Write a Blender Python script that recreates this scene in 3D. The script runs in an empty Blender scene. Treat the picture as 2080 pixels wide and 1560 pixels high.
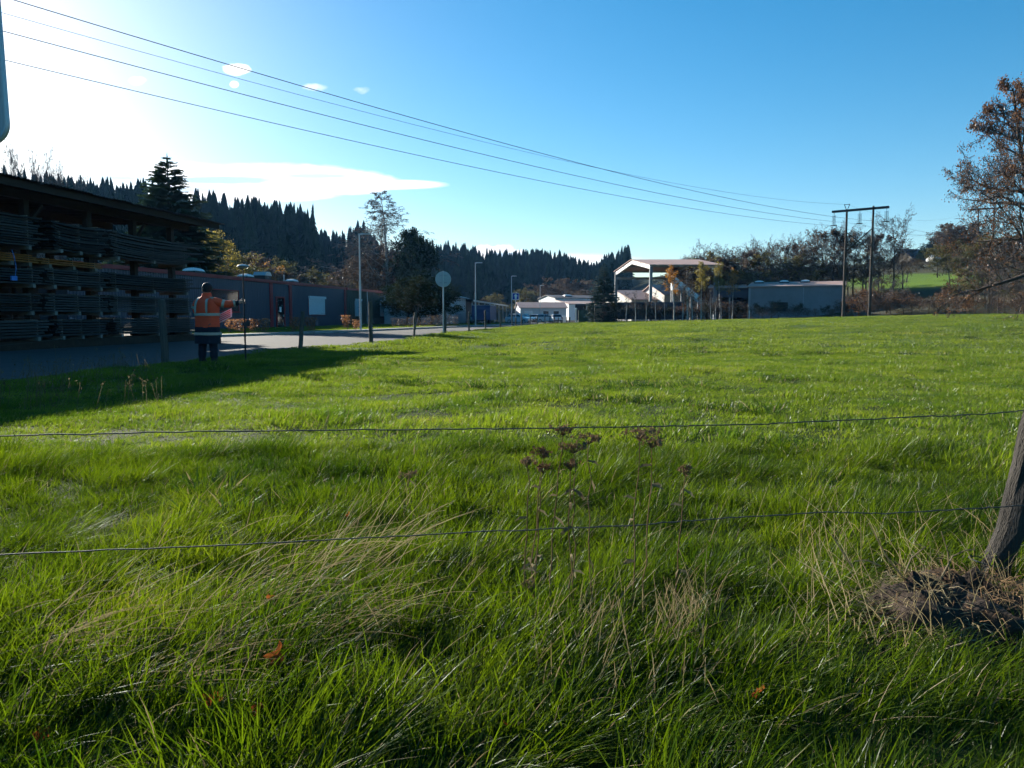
import bpy, bmesh, math, random
import numpy as np
from mathutils import Vector, Matrix, Quaternion

# ------------------------------------------------------------------ camera, sky, sun, exposure
S = bpy.context.scene
COL = S.collection
F = 1571.0                      # focal length in pixels of a 2080 wide frame
EZ = 1.07                       # eye height above the road
PITCH = math.atan(137 / F)
cp, sp = math.cos(PITCH), math.sin(PITCH)

cam_data = bpy.data.cameras.new('camera')
cam_data.sensor_width = 36.0
cam_data.lens = 36.0 * F / 2080.0
cam_data.clip_start = 0.05
cam_data.clip_end = 6000
cam = bpy.data.objects.new('camera', cam_data)
COL.objects.link(cam)
cam.location = (0, 0, EZ)
cam.rotation_euler = (math.pi / 2 - PITCH, 0, 0)
S.camera = cam

SUN_AZ, SUN_EL = math.radians(-39), math.radians(17.2)      # azimuth from +y, negative to the left
sun_dir = Vector((math.sin(SUN_AZ) * math.cos(SUN_EL), math.cos(SUN_AZ) * math.cos(SUN_EL), math.sin(SUN_EL)))
sl = bpy.data.lights.new('sun', 'SUN')
sl.energy = 5.0
sl.angle = math.radians(0.5)
sl.color = (1.0, 0.93, 0.80)
so = bpy.data.objects.new('sun', sl)
COL.objects.link(so)
so.location = (-40, 40, 40)
so.rotation_euler = (-sun_dir).to_track_quat('-Z', 'Y').to_euler()

S.view_settings.view_transform = 'Standard'
S.view_settings.look = 'None'
S.view_settings.exposure = 1.5
S.view_settings.gamma = 1.0
S.view_settings.use_curve_mapping = False
S.render.engine = 'CYCLES'
S.cycles.max_bounces = 4
S.cycles.diffuse_bounces = 2
S.cycles.glossy_bounces = 1
S.cycles.transmission_bounces = 2
S.cycles.transparent_max_bounces = 4
S.cycles.caustics_reflective = False
S.cycles.caustics_refractive = False
S.cycles.sample_clamp_indirect = 4.0
S.cycles.use_adaptive_sampling = True
S.cycles.adaptive_threshold = .03
S.cycles.use_light_tree = False
S.cycles.use_denoising = True
try:
    S.cycles.denoiser = 'OPENIMAGEDENOISE'
    S.cycles.denoising_input_passes = 'RGB_ALBEDO_NORMAL'
except Exception:
    pass

W = bpy.data.worlds.new('World')
S.world = W
W.use_nodes = True


def build_world():
    nt = W.node_tree
    N, L = nt.nodes, nt.links
    N.clear()
    out = N.new('ShaderNodeOutputWorld')
    bg = N.new('ShaderNodeBackground')
    SKY = .061
    bg.inputs['Strength'].default_value = SKY
    sky = N.new('ShaderNodeTexSky')
    sky.sky_type = 'NISHITA'
    sky.sun_disc = False
    sky.sun_elevation = SUN_EL
    sky.sun_rotation = SUN_AZ
    sky.altitude = 600
    sky.air_density = 1.0
    sky.dust_density = .5
    sky.ozone_density = 2.0
    tc = N.new('ShaderNodeTexCoord')
    sep = N.new('ShaderNodeSeparateXYZ')
    L.new(tc.outputs['Generated'], sep.inputs[0])

    def m(op, a, b=None, clamp=False):
        n = N.new('ShaderNodeMath')
        n.operation = op
        n.use_clamp = clamp
        for i, v in enumerate((a, b)):
            if v is None:
                continue
            if isinstance(v, (int, float)):
                n.inputs[i].default_value = v
            else:
                L.new(v, n.inputs[i])
        return n.outputs[0]
    yy = m('MAXIMUM', sep.outputs[1], 0.02)
    A = m('DIVIDE', sep.outputs[0], yy)
    Ev = m('DIVIDE', sep.outputs[2], yy)
    # drifting distortion: wide horizontally, thin vertically
    comb = N.new('ShaderNodeCombineXYZ')
    L.new(m('MULTIPLY', A, 9.0), comb.inputs[0])
    L.new(m('MULTIPLY', Ev, 34.0), comb.inputs[1])
    noi = N.new('ShaderNodeTexNoise')
    noi.inputs['Scale'].default_value = 1.0
    noi.inputs['Detail'].default_value = 4.0
    noi.inputs['Roughness'].default_value = 0.62
    L.new(comb.outputs[0], noi.inputs['Vector'])
    nv = m('SUBTRACT', noi.outputs['Fac'], 0.5)
    comb2 = N.new('ShaderNodeCombineXYZ')
    L.new(m('MULTIPLY', A, 60.0), comb2.inputs[0])
    L.new(m('MULTIPLY', Ev, 90.0), comb2.inputs[1])
    noi2 = N.new('ShaderNodeTexNoise')
    noi2.inputs['Scale'].default_value = 1.0
    noi2.inputs['Detail'].default_value = 3.0
    L.new(comb2.outputs[0], noi2.inputs['Vector'])
    nv2 = m('SUBTRACT', noi2.outputs['Fac'], 0.5)
    total = None
    shade = None

    def blob(u, v, ru, rv, soft, wob, wob2, gain=1.0):
        a0, e0 = (u - 1040) / F, (643 - v) / F
        da = m('DIVIDE', m('SUBTRACT', A, a0), ru / F)
        de = m('DIVIDE', m('SUBTRACT', Ev, e0), rv / F)
        r = m('ADD', m('MULTIPLY', da, da), m('MULTIPLY', de, de))
        r = m('ADD', r, m('ADD', m('MULTIPLY', nv, wob), m('MULTIPLY', nv2, wob2)))
        f = m('DIVIDE', m('SUBTRACT', 1.0, r), soft, True)
        return m('MULTIPLY', m('SMOOTH_MIN', f, f) if False else f, gain)

    def acc(t, f):
        return f if t is None else m('MAXIMUM', t, f)
    for args in ((560, 372, 235, 36, .45, 1.1, .25), (700, 378, 130, 24, .5, .9, .3), (800, 381, 118, 11, .6, .5, .1),
                 (510, 402, 190, 15, .5, .9, .2), (330, 352, 150, 20, .9, 1.2, .2),
                 (498, 158, 30, 13, .45, .9, 1.4), (492, 187, 10, 8, .5, .8, 1.5), (300, 180, 20, 10, .8, .8, 2.0, .5),
                 (650, 192, 26, 8, .8, .8, 2.2, .5), (745, 198, 20, 8, .8, .8, 2.2, .3),
                 (1010, 520, 62, 21, .35, .7, 1.6), (1100, 540, 190, 22, .8, 1.0, .8, .8), (1180, 533, 150, 18, .9, 1.2, .5, .7),
                 (60, 372, 150, 26, .8, 1.0, .3, .8), (700, 525, 70, 20, .7, .6, .6), (770, 545, 90, 18, .7, .6, .6)):
        total = acc(total, blob(*args))
    for args in ((470, 372, 130, 9, .7, .9, .5, .7), (650, 364, 90, 6, .7, .9, .3, .6), (400, 391, 110, 6, .8, .8, .3, .5),
                 (1035, 524, 42, 11, .5, .7, 1.8, .75), (250, 368, 80, 6, .9, 1.0, .2, .5)):
        shade = acc(shade, blob(*args))
    front = m('GREATER_THAN', sep.outputs[1], 0.03)
    mx = N.new('ShaderNodeMixRGB')
    L.new(total, mx.inputs[0])
    hs = N.new('ShaderNodeHueSaturation')
    hs.inputs['Saturation'].default_value = 1.45
    hs.inputs['Hue'].default_value = .492
    L.new(sky.outputs[0], hs.inputs['Color'])
    L.new(hs.outputs[0], mx.inputs[1])
    mx.inputs[2].default_value = (9.6, 9.6, 9.6, 1)
    mx2 = N.new('ShaderNodeMixRGB')
    L.new(shade, mx2.inputs[0])
    L.new(mx.outputs[0], mx2.inputs[1])
    mx2.inputs[2].default_value = (2.6, 4.5, 6.3, 1)
    bg2 = N.new('ShaderNodeBackground')
    bg2.inputs['Strength'].default_value = SKY
    L.new(mx2.outputs[0], bg2.inputs['Color'])
    L.new(hs.outputs[0], bg.inputs['Color'])
    # cloud is only worked out in the part of the sky where there is any
    low = m('LESS_THAN', Ev, .36)
    near_ = m('LESS_THAN', m('ABSOLUTE', m('ADD', A, .25)), .62)
    ms = N.new('ShaderNodeMixShader')
    L.new(m('MULTIPLY', m('MULTIPLY', front, low), near_), ms.inputs[0])
    L.new(bg.outputs[0], ms.inputs[1])
    L.new(bg2.outputs[0], ms.inputs[2])
    L.new(ms.outputs[0], out.inputs[0])
    W.cycles.sampling_method = 'MANUAL'
    W.cycles.sample_map_resolution = 256


build_world()


# ------------------------------------------------------------------ helpers
def ray(u, v):
    a, b = (u - 1040) / F, -(v - 780) / F
    d = Vector((a, cp + b * sp, -sp + b * cp))
    return d / d.y


def at(u, v, Y):                # the point seen at photo pixel (u, v) standing Y metres ahead
    return Vector((0, 0, EZ)) + ray(u, v) * Y


def hz(v, Y):
    return at(1040, v, Y).z


def fract(a):
    return a - np.floor(a)


def _h(ix, iy, s):
    return fract(np.sin(ix * 127.1 + iy * 311.7 + s * 74.7) * 43758.5453)


def vnoise(x, y, s=0.0):
    x = np.asarray(x, float)
    y = np.asarray(y, float)
    ix, iy = np.floor(x), np.floor(y)
    fx, fy = x - ix, y - iy
    fx = fx * fx * (3 - 2 * fx)
    fy = fy * fy * (3 - 2 * fy)
    a = _h(ix, iy, s) * (1 - fx) + _h(ix + 1, iy, s) * fx
    b = _h(ix, iy + 1, s) * (1 - fx) + _h(ix + 1, iy + 1, s) * fx
    return a * (1 - fy) + b * fy


def sst(t):
    t = np.clip(t, 0, 1)
    return t * t * (3 - 2 * t)


def tag(o, label=None, cat=None, group=None, kind=None):
    if label:
        o['label'] = label
    if cat:
        o['category'] = cat
    if group:
        o['group'] = group
    if kind:
        o['kind'] = kind
    return o


def thing(name, label, cat, loc=(0, 0, 0), rotz=0.0, group=None):
    o = bpy.data.objects.new(name, None)
    o.empty_display_size = 0.2
    COL.objects.link(o)
    o.location = loc
    o.rotation_euler = (0, 0, rotz)
    return tag(o, label, cat, group)


def mesh_obj(name, me, parent=None, loc=(0, 0, 0), rot=(0, 0, 0)):
    o = bpy.data.objects.new(name, me)
    COL.objects.link(o)
    o.location = loc
    o.rotation_euler = rot
    if parent is not None:
        o.parent = parent
    return o


def copy_tree(o, parent=None):
    c = o.copy()
    COL.objects.link(c)
    c.parent = parent
    for ch in o.children:
        copy_tree(ch, c)
    return c


class MB:
    def __init__(self):
        self.v, self.f = [], []

    def quad(self, a, b, c, d):
        n = len(self.v)
        self.v += [tuple(a), tuple(b), tuple(c), tuple(d)]
        self.f.append((n, n + 1, n + 2, n + 3))
        return self

    def tri(self, a, b, c):
        n = len(self.v)
        self.v += [tuple(a), tuple(b), tuple(c)]
        self.f.append((n, n + 1, n + 2))
        return self

    def box(self, x0, x1, y0, y1, z0, z1):
        n = len(self.v)
        self.v += [(x, y, z) for z in (z0, z1) for y in (y0, y1) for x in (x0, x1)]
        self.f += [tuple(n + i for i in q) for q in ((0, 2, 3, 1), (4, 5, 7, 6), (0, 1, 5, 4), (2, 6, 7, 3), (0, 4, 6, 2), (1, 3, 7, 5))]
        return self

    def bar(self, a, b, w, h=None):          # square bar between two points
        a, b = Vector(a), Vector(b)
        h = h or w
        d = (b - a).normalized()
        up = Vector((0, 0, 1)) if abs(d.z) < .95 else Vector((0, 1, 0))
        s = d.cross(up).normalized()
        t = s.cross(d)
        n = len(self.v)
        for p in (a, b):
            for i, j in ((-1, -1), (1, -1), (1, 1), (-1, 1)):
                self.v.append(tuple(p + s * i * w / 2 + t * j * h / 2))
        self.f += [(n, n + 3, n + 2, n + 1), (n + 4, n + 5, n + 6, n + 7)] + [(n + i, n + (i + 1) % 4, n + 4 + (i + 1) % 4, n + 4 + i) for i in range(4)]
        return self

    def tube(self, pts, rad, k=6, cap=True):
        pts = [Vector(p) for p in pts]
        if isinstance(rad, (int, float)):
            rad = [rad] * len(pts)
        n0 = len(self.v)
        prev = None
        for i, p in enumerate(pts):
            d = (pts[min(i + 1, len(pts) - 1)] - pts[max(i - 1, 0)])
            if d.length < 1e-9:
                d = Vector((0, 0, 1))
            d.normalize()
            if prev is None:
                up = Vector((0, 0, 1)) if abs(d.z) < .9 else Vector((1, 0, 0))
                s = d.cross(up).normalized()
            else:
                s = (prev - d * prev.dot(d))
                s = s.normalized() if s.length > 1e-6 else d.orthogonal().normalized()
            prev = s
            t = d.cross(s)
            for j in range(k):
                an = 2 * math.pi * j / k
                self.v.append(tuple(p + (s * math.cos(an) + t * math.sin(an)) * rad[i]))
        for i in range(len(pts) - 1):
            for j in range(k):
                a, b = n0 + i * k + j, n0 + i * k + (j + 1) % k
                self.f.append((a, b, b + k, a + k))
        if cap:
            self.f.append(tuple(n0 + j for j in reversed(range(k))))
            self.f.append(tuple(n0 + (len(pts) - 1) * k + j for j in range(k)))
        return self

    def prism(self, poly, axis, lo, hi):     # polygon in the other two axes, extruded along axis
        n = len(self.v)
        k = len(poly)
        for c in (lo, hi):
            for p in poly:
                self.v.append({'x': (c, p[0], p[1]), 'y': (p[0], c, p[1]), 'z': (p[0], p[1], c)}[axis])
        self.f.append(tuple(n + i for i in reversed(range(k))))
        self.f.append(tuple(n + k + i for i in range(k)))
        self.f += [(n + i, n + (i + 1) % k, n + k + (i + 1) % k, n + k + i) for i in range(k)]
        return self

    def lathe(self, prof, k=16, c=(0, 0)):
        n = len(self.v)
        for r, z in prof:
            for j in range(k):
                an = 2 * math.pi * j / k
                self.v.append((c[0] + r * math.cos(an), c[1] + r * math.sin(an), z))
        for i in range(len(prof) - 1):
            for j in range(k):
                a, b = n + i * k + j, n + i * k + (j + 1) % k
                self.f.append((a, b, b + k, a + k))
        self.f.append(tuple(n + j for j in reversed(range(k))))
        self.f.append(tuple(n + (len(prof) - 1) * k + j for j in range(k)))
        return self

    def corrugated(self, x0, x1, z0, z1, y, pitch, depth):   # ribbed sheet in the xz plane, ribs vertical, facing -y
        xs, ys = [], []
        x = x0
        while x < x1 - 1e-6:
            for fx, d in ((0, 0), (.55, 0), (.65, depth), (.9, depth)):
                xx = x + fx * pitch
                if xx < x1:
                    xs.append(xx)
                    ys.append(y - d)
            x += pitch
        xs.append(x1)
        ys.append(y)
        n = len(self.v)
        for a, b in zip(xs, ys):
            self.v += [(a, b, z0), (a, b, z1)]
        for i in range(len(xs) - 1):
            self.f.append((n + 2 * i, n + 2 * i + 2, n + 2 * i + 3, n + 2 * i + 1))
        return self

    def mesh(self, name, mat, smooth=False):
        me = bpy.data.meshes.new(name)
        me.from_pydata(self.v, [], self.f)
        if mat:
            me.materials.append(mat)
        if smooth:
            me.polygons.foreach_set('use_smooth', [True] * len(me.polygons))
        me.update()
        return me

    def build(self, name, mat, parent=None, smooth=False, loc=(0, 0, 0), rot=(0, 0, 0)):
        return mesh_obj(name, self.mesh(name, mat, smooth), parent, loc, rot)


def bevel(o, w=.01, seg=2):
    m = o.modifiers.new('bevel', 'BEVEL')
    m.width = w
    m.segments = seg
    m.limit_method = 'ANGLE'
    return o


# ------------------------------------------------------------------ materials
def new_mat(name):
    m = bpy.data.materials.new(name)
    m.use_nodes = True
    m.node_tree.nodes.clear()
    return m, m.node_tree.nodes, m.node_tree.links


def mat(name, col, rough=.7, var=.25, scale=3.0, bump=0.0, bscale=None, metal=0.0, spec=.3, col2=None, stretch=(1, 1, 1), coat=0.0, world=False, rnd=0.0):
    m, N, L = new_mat(name)
    out = N.new('ShaderNodeOutputMaterial')
    p = N.new('ShaderNodeBsdfPrincipled')
    L.new(p.outputs[0], out.inputs[0])
    p.inputs['Roughness'].default_value = rough
    p.inputs['Metallic'].default_value = metal
    p.inputs['Specular IOR Level'].default_value = spec
    p.inputs['Coat Weight'].default_value = coat
    c2 = col2 or tuple(max(0, c * (1 - var)) for c in col)
    if world:
        tc = N.new('ShaderNodeNewGeometry').outputs['Position']
    else:
        tc = N.new('ShaderNodeTexCoord').outputs['Object']
    mp = N.new('ShaderNodeMapping')
    mp.inputs['Scale'].default_value = stretch
    L.new(tc, mp.inputs[0])
    n = N.new('ShaderNodeTexNoise')
    n.inputs['Scale'].default_value = scale
    n.inputs['Detail'].default_value = 7
    n.inputs['Roughness'].default_value = .65
    L.new(mp.outputs[0], n.inputs['Vector'])
    cr = N.new('ShaderNodeValToRGB')
    cr.color_ramp.elements[0].position = .33
    cr.color_ramp.elements[1].position = .68
    cr.color_ramp.elements[0].color = (*c2, 1)
    cr.color_ramp.elements[1].color = (*col, 1)
    L.new(n.outputs['Fac'], cr.inputs[0])
    colout = cr.outputs[0]
    if rnd:
        oi = N.new('ShaderNodeObjectInfo')
        mr = N.new('ShaderNodeMapRange')
        mr.inputs['To Min'].default_value = 1 - rnd
        mr.inputs['To Max'].default_value = 1 + rnd
        L.new(oi.outputs['Random'], mr.inputs['Value'])
        mm = N.new('ShaderNodeVectorMath')
        mm.operation = 'SCALE'
        L.new(colout, mm.inputs[0])
        L.new(mr.outputs[0], mm.inputs['Scale'])
        colout = mm.outputs[0]
    L.new(colout, p.inputs['Base Color'])
    if bump:
        n2 = N.new('ShaderNodeTexNoise')
        n2.inputs['Scale'].default_value = bscale or scale * 6
        n2.inputs['Detail'].default_value = 6
        L.new(mp.outputs[0], n2.inputs['Vector'])
        b = N.new('ShaderNodeBump')
        b.inputs['Strength'].default_value = bump
        b.inputs['Distance'].default_value = .02
        L.new(n2.outputs['Fac'], b.inputs['Height'])
        L.new(b.outputs[0], p.inputs['Normal'])
    return m


def leaf_mat(name, c1, c2, trans=.5, tcol=None, gloss=.06, pscale=.6, third=None, rough=.4):
    """thin leaf or blade: diffuse + light through it; colour varies by piece and by patch of ground"""
    m, N, L = new_mat(name)
    out = N.new('ShaderNodeOutputMaterial')
    geo = N.new('ShaderNodeNewGeometry')
    oi = N.new('ShaderNodeObjectInfo')
    no = N.new('ShaderNodeTexNoise')
    no.inputs['Scale'].default_value = pscale
    no.inputs['Detail'].default_value = 4
    L.new(geo.outputs['Position'], no.inputs['Vector'])
    ad = N.new('ShaderNodeMath')
    ad.operation = 'MULTIPLY_ADD'
    L.new(oi.outputs['Random'], ad.inputs[0])
    ad.inputs[1].default_value = .45
    sb = N.new('ShaderNodeMath')
    sb.operation = 'MULTIPLY_ADD'
    L.new(no.outputs['Fac'], sb.inputs[0])
    sb.inputs[1].default_value = 1.7
    sb.inputs[2].default_value = -.6
    L.new(sb.outputs[0], ad.inputs[2])
    rpi = N.new('ShaderNodeMath')
    rpi.operation = 'MULTIPLY_ADD'
    L.new(geo.outputs['Random Per Island'], rpi.inputs[0])
    rpi.inputs[1].default_value = .5
    L.new(ad.outputs[0], rpi.inputs[2])
    sc = N.new('ShaderNodeMath')
    sc.operation = 'MULTIPLY_ADD'
    L.new(rpi.outputs[0], sc.inputs[0])
    sc.inputs[1].default_value = .75
    sc.inputs[2].default_value = -.1
    cr = N.new('ShaderNodeValToRGB')
    cr.color_ramp.elements[0].color = (*c1, 1)
    cr.color_ramp.elements[1].color = (*c2, 1)
    cr.color_ramp.elements[0].position = .1
    cr.color_ramp.elements[1].position = .8
    if third:
        e = cr.color_ramp.elements.new(.97)
        e.color = (*third, 1)
    L.new(sc.outputs[0], cr.inputs[0])
    df = N.new('ShaderNodeBsdfDiffuse')
    tr = N.new('ShaderNodeBsdfTranslucent')
    L.new(cr.outputs[0], df.inputs[0])
    if tcol:
        mx = N.new('ShaderNodeVectorMath')
        mx.operation = 'MULTIPLY'
        L.new(cr.outputs[0], mx.inputs[0])
        mx.inputs[1].default_value = tcol
        L.new(mx.outputs[0], tr.inputs[0])
    else:
        L.new(cr.outputs[0], tr.inputs[0])
    m1 = N.new('ShaderNodeMixShader')
    m1.inputs[0].default_value = trans
    L.new(df.outputs[0], m1.inputs[1])
    L.new(tr.outputs[0], m1.inputs[2])
    if gloss > 0:
        gl = N.new('ShaderNodeBsdfGlossy')
        gl.inputs['Roughness'].default_value = rough
        gl.inputs['Color'].default_value = (.9, .95, 1, 1)
        m2 = N.new('ShaderNodeMixShader')
        m2.inputs[0].default_value = gloss
        L.new(m1.outputs[0], m2.inputs[1])
        L.new(gl.outputs[0], m2.inputs[2])
        L.new(m2.outputs[0], out.inputs[0])
    else:
        L.new(m1.outputs[0], out.inputs[0])
    return m


M = {}
M['grass'] = leaf_mat('grass', (.015, .042, .003), (.094, .146, .009), .50, (1.6, 1.5, .45), .010, .9, (.18, .18, .05), rough=.38)  # near blades: colour set darker than mid field to suggest shade inside the grass
M['grass_mid'] = leaf_mat('grass_mid', (.042, .092, .010), (.150, .210, .024), .52, (1.6, 1.5, .55), .015, .9, (.20, .20, .06), rough=.34)
M['grass_dark'] = leaf_mat('grass_dark', (.016, .040, .006), (.045, .080, .010), .4, (1.3, 1.4, .5), .02, .9, rough=.4)
M['grass_far'] = leaf_mat('grass_far', (.058, .108, .015), (.128, .176, .028), .55, (1.55, 1.4, .55), .02, .35, (.17, .18, .05), rough=.5)
M['straw'] = leaf_mat('straw', (.20, .15, .07), (.38, .31, .17), .35, None, .02, 2.0, rough=.6)
M['dead_stalk'] = leaf_mat('dead_stalk', (.13, .080, .045), (.25, .165, .095), .15, None, 0, 3.0)
M['weed'] = leaf_mat('weed', (.10, .075, .04), (.20, .17, .10), .3, None, 0, 3.0)
M['brown_leaf'] = leaf_mat('brown_leaf', (.16, .045, .014), (.33, .10, .022), .45, None, 0, 9.0)
M['conifer'] = leaf_mat('conifer', (.009, .022, .015), (.022, .045, .024), .08, None, 0, .05)
M['conifer_near'] = leaf_mat('conifer_near', (.012, .032, .018), (.035, .070, .030), .2, None, .05, .6)
M['pine'] = leaf_mat('pine', (.012, .026, .013), (.036, .050, .022), .15, None, 0, .6)
M['twig'] = mat('twig', (.115, .085, .068), .9, .4, 2.0, rnd=.3)
M['twig_grey'] = mat('twig_grey', (.13, .11, .10), .9, .4, 2.0, rnd=.25)
M['twig_olive'] = mat('twig_olive', (.095, .075, .045), .9, .4, 2.0, rnd=.25)
M['bark'] = mat('bark', (.075, .060, .048), .95, .5, 4.0, .5)
M['birch_bark'] = mat('birch_bark', (.62, .60, .56), .8, .3, 3.0, .2, col2=(.16, .14, .12), stretch=(1, 1, 2.5))
M['leaf_yellow'] = leaf_mat('leaf_yellow', (.15, .13, .025), (.30, .23, .035), .5, None, .03, 1.5)
M['leaf_orange'] = leaf_mat('leaf_orange', (.28, .12, .015), (.50, .24, .03), .5, None, .03, 1.5)
M['leaf_olive'] = leaf_mat('leaf_olive', (.070, .075, .024), (.17, .14, .045), .45, None, .02, .4)
M['leaf_brown'] = leaf_mat('leaf_brown', (.070, .050, .036), (.125, .090, .062), .4, None, .02, .6)
M['leaf_rust'] = leaf_mat('leaf_rust', (.12, .058, .026), (.21, .105, .05), .45, None, .02, 1.2)
M['leaf_beech'] = leaf_mat('leaf_beech', (.17, .075, .030), (.34, .17, .07), .45, None, .03, 2.0)
M['asphalt'] = mat('asphalt', (.050, .050, .051), .95, .2, .9, .25, 60, spec=.3, world=True)
M['kerb'] = mat('kerb', (.33, .32, .30), .9, .3, 2.0, .2)
M['concrete'] = mat('concrete', (.20, .19, .18), .9, .3, 1.2, .25, 14)
M['old_wood'] = mat('old_wood', (.115, .10, .085), .9, .5, 3.0, .6, 22, stretch=(6, 6, .6))
M['dark_post'] = mat('dark_post', (.055, .049, .043), .95, .6, 3.0, .8, 26, stretch=(7, 7, .5))
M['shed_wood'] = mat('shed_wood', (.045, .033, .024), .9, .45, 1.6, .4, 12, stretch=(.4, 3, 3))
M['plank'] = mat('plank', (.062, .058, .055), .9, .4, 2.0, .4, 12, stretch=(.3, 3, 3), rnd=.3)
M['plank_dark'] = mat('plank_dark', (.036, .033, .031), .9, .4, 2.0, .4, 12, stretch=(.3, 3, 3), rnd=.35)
M['sawn'] = mat('sawn', (.42, .17, .045), .8, .3, 2.0, .3, 12, stretch=(.3, 3, 3), rnd=.2)
M['bearer'] = mat('bearer', (.22, .20, .17), .9, .3, 4.0)
M['roof_sheet'] = mat('roof_sheet', (.07, .055, .045), .7, .4, 1.0, .2)
M['navy'] = mat('navy', (.030, .042, .075), .45, .15, 1.0, spec=.5)
M['red'] = mat('red', (.28, .020, .022), .5, .2, 1.5)
M['timber_clad'] = mat('timber_clad', (.125, .105, .080), .85, .35, 1.2, .3, stretch=(2, 2, .3))
M['white_paint'] = mat('white_paint', (.74, .75, .74), .5, .08, .8)
M['shutter'] = mat('shutter', (.62, .66, .70), .5, .06, 1.0)
M['pale_grey'] = mat('pale_grey', (.52, .54, .55), .6, .12, .6)
M['warehouse'] = mat('warehouse', (.36, .38, .40), .6, .12, .6)
M['steel_grey'] = mat('steel_grey', (.34, .36, .37), .5, .15, 1.0, metal=.2)
M['steel_dark'] = mat('steel_dark', (.17, .19, .21), .55, .15, 1.0, metal=.2)
M['galva'] = mat('galva', (.46, .48, .49), .42, .15, 3.0, metal=.55)
M['dark_metal'] = mat('dark_metal', (.035, .037, .042), .5, .2, 2.0, metal=.3)
M['wire'] = mat('wire', (.06, .07, .068), .75, .3, 12.0, metal=.2)
M['cable'] = mat('cable', (.05, .055, .06), .6, .1)
M['pink_roof'] = mat('pink_roof', (.50, .33, .28), .75, .2, .5, .15)
M['slate_roof'] = mat('slate_roof', (.055, .055, .065), .7, .2, .5)
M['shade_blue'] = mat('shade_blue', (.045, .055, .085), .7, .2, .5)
M['render_wall'] = mat('render_wall', (.25, .25, .26), .9, .2, .5, .2)
M['render_white'] = mat('render_white', (.66, .64, .60), .9, .15, .5, .2)
M['dark_inside'] = mat('dark_inside', (.03, .03, .035), .9, .2)
M['tarp_blue'] = mat('tarp_blue', (.030, .055, .15), .55, .15, 1.0)
M['blue_strap'] = mat('blue_strap', (.06, .22, .60), .6, .2)
M['sign_blue'] = mat('sign_blue', (.012, .035, .28), .4, .1)
M['sign_white'] = mat('sign_white', (.80, .80, .80), .4, .05)
M['sign_back'] = mat('sign_back', (.42, .45, .46), .5, .12, 3.0, metal=.3)
M['pole_wood'] = mat('pole_wood', (.075, .058, .046), .9, .3, 2.0, .3, stretch=(4, 4, .4))
M['ceramic'] = mat('ceramic', (.07, .11, .12), .25, .1)
M['earth'] = mat('earth', (.055, .036, .024), .95, .5, 6.0, .8, 25)
M['hedge_green'] = leaf_mat('hedge_green', (.016, .026, .012), (.040, .046, .020), .2, None, 0, 1.5)
M['green_fence'] = mat('green_fence', (.035, .075, .045), .6, .2)
M['log_end'] = mat('log_end', (.55, .40, .26), .85, .3, 8.0, .2)
M['glass'] = mat('glass', (.02, .025, .03), .06, .1, spec=.8)
M['rubber'] = mat('rubber', (.02, .02, .02), .8, .1)
M['orange'] = mat('orange', (1.0, .085, .028), .7, .10, 6.0, .3, 30)
M['navy_cloth'] = mat('navy_cloth', (.014, .017, .030), .85, .2, 8.0, .3, 30)
M['reflective'] = mat('reflective', (.44, .38, .30), .5, .12, 20.0, metal=.1)
M['skin'] = mat('skin', (.50, .27, .19), .55, .1, 8.0)
M['black'] = mat('black', (.012, .012, .013), .6, .1)
M['paper'] = mat('paper', (.75, .72, .70), .8, .05)
M['paper_red'] = mat('paper_red', (.60, .09, .06), .7, .2, 40.0)
M['car_silver'] = mat('car_silver', (.58, .60, .61), .3, .04, metal=.1, coat=.6)
M['car_blue'] = mat('car_blue', (.52, .57, .62), .3, .04, metal=.1, coat=.6)
M['car_white'] = mat('car_white', (.74, .75, .76), .25, .03, coat=.6)
M['car_dark'] = mat('car_dark', (.035, .045, .06), .25, .03, coat=.6)
M['lamp_red'] = mat('lamp_red', (.30, .012, .012), .25, .05)
M['lamp_clear'] = mat('lamp_clear', (.55, .56, .56), .15, .05)


# ------------------------------------------------------------------ the lie of the land
FY = np.array([-40, 0, 12.7, 17.3, 24, 30.6, 36, 45, 60, 76, 100, 140, 200, 400.])
FX = np.array([-11., -9.0, -8.0, -7.3, -6.5, -5.45, -4.5, -3.75, -2.0, .2, 4.0, 10.5, 20, 52])     # roadside fence


def fence_x(y):
    return np.interp(y, FY, FX)


KY = np.array([-40, 3, 27, 38, 44, 52, 67, 93, 140, 200, 400.])
KX = np.array([-20, -18.2, -17.4, -16.0, -13.8, -11.2, -7.7, -1.0, 6.2, 15, 46])                       # far kerb of the road


def kerb_x(y):
    return np.interp(y, KY, KX)


def far_edge(x):                # far side of the field: y as a function of x
    return np.interp(x, [-5, 10, 18, 30, 38, 45, 50, 60], [122, 116, 98.5, 91, 84, 71, 60, 48])


def ridge(u, pts):
    us, vs = zip(*pts)
    return np.interp(u, us, vs)


# skyline of the ground in photo pixels (tree tops taken off) and how far away each ridge is
RA = [(-2500, 430), (-900, 400), (-300, 420), (0, 448), (120, 455), (300, 472), (400, 494), (500, 506), (590, 516), (632, 523), (662, 585), (700, 640), (720, 660)]
RB = [(300, 560), (560, 530), (645, 536), (700, 548), (735, 521), (760, 545), (800, 572), (860, 562), (920, 565), (1000, 580), (1060, 579), (1100, 578), (1150, 586), (1172, 598), (1200, 607), (1235, 616), (1300, 626), (1420, 600), (1500, 553), (1750, 545), (1900, 540), (2200, 500), (3500, 500)]
DA, DB = 300.0, 430.0


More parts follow.
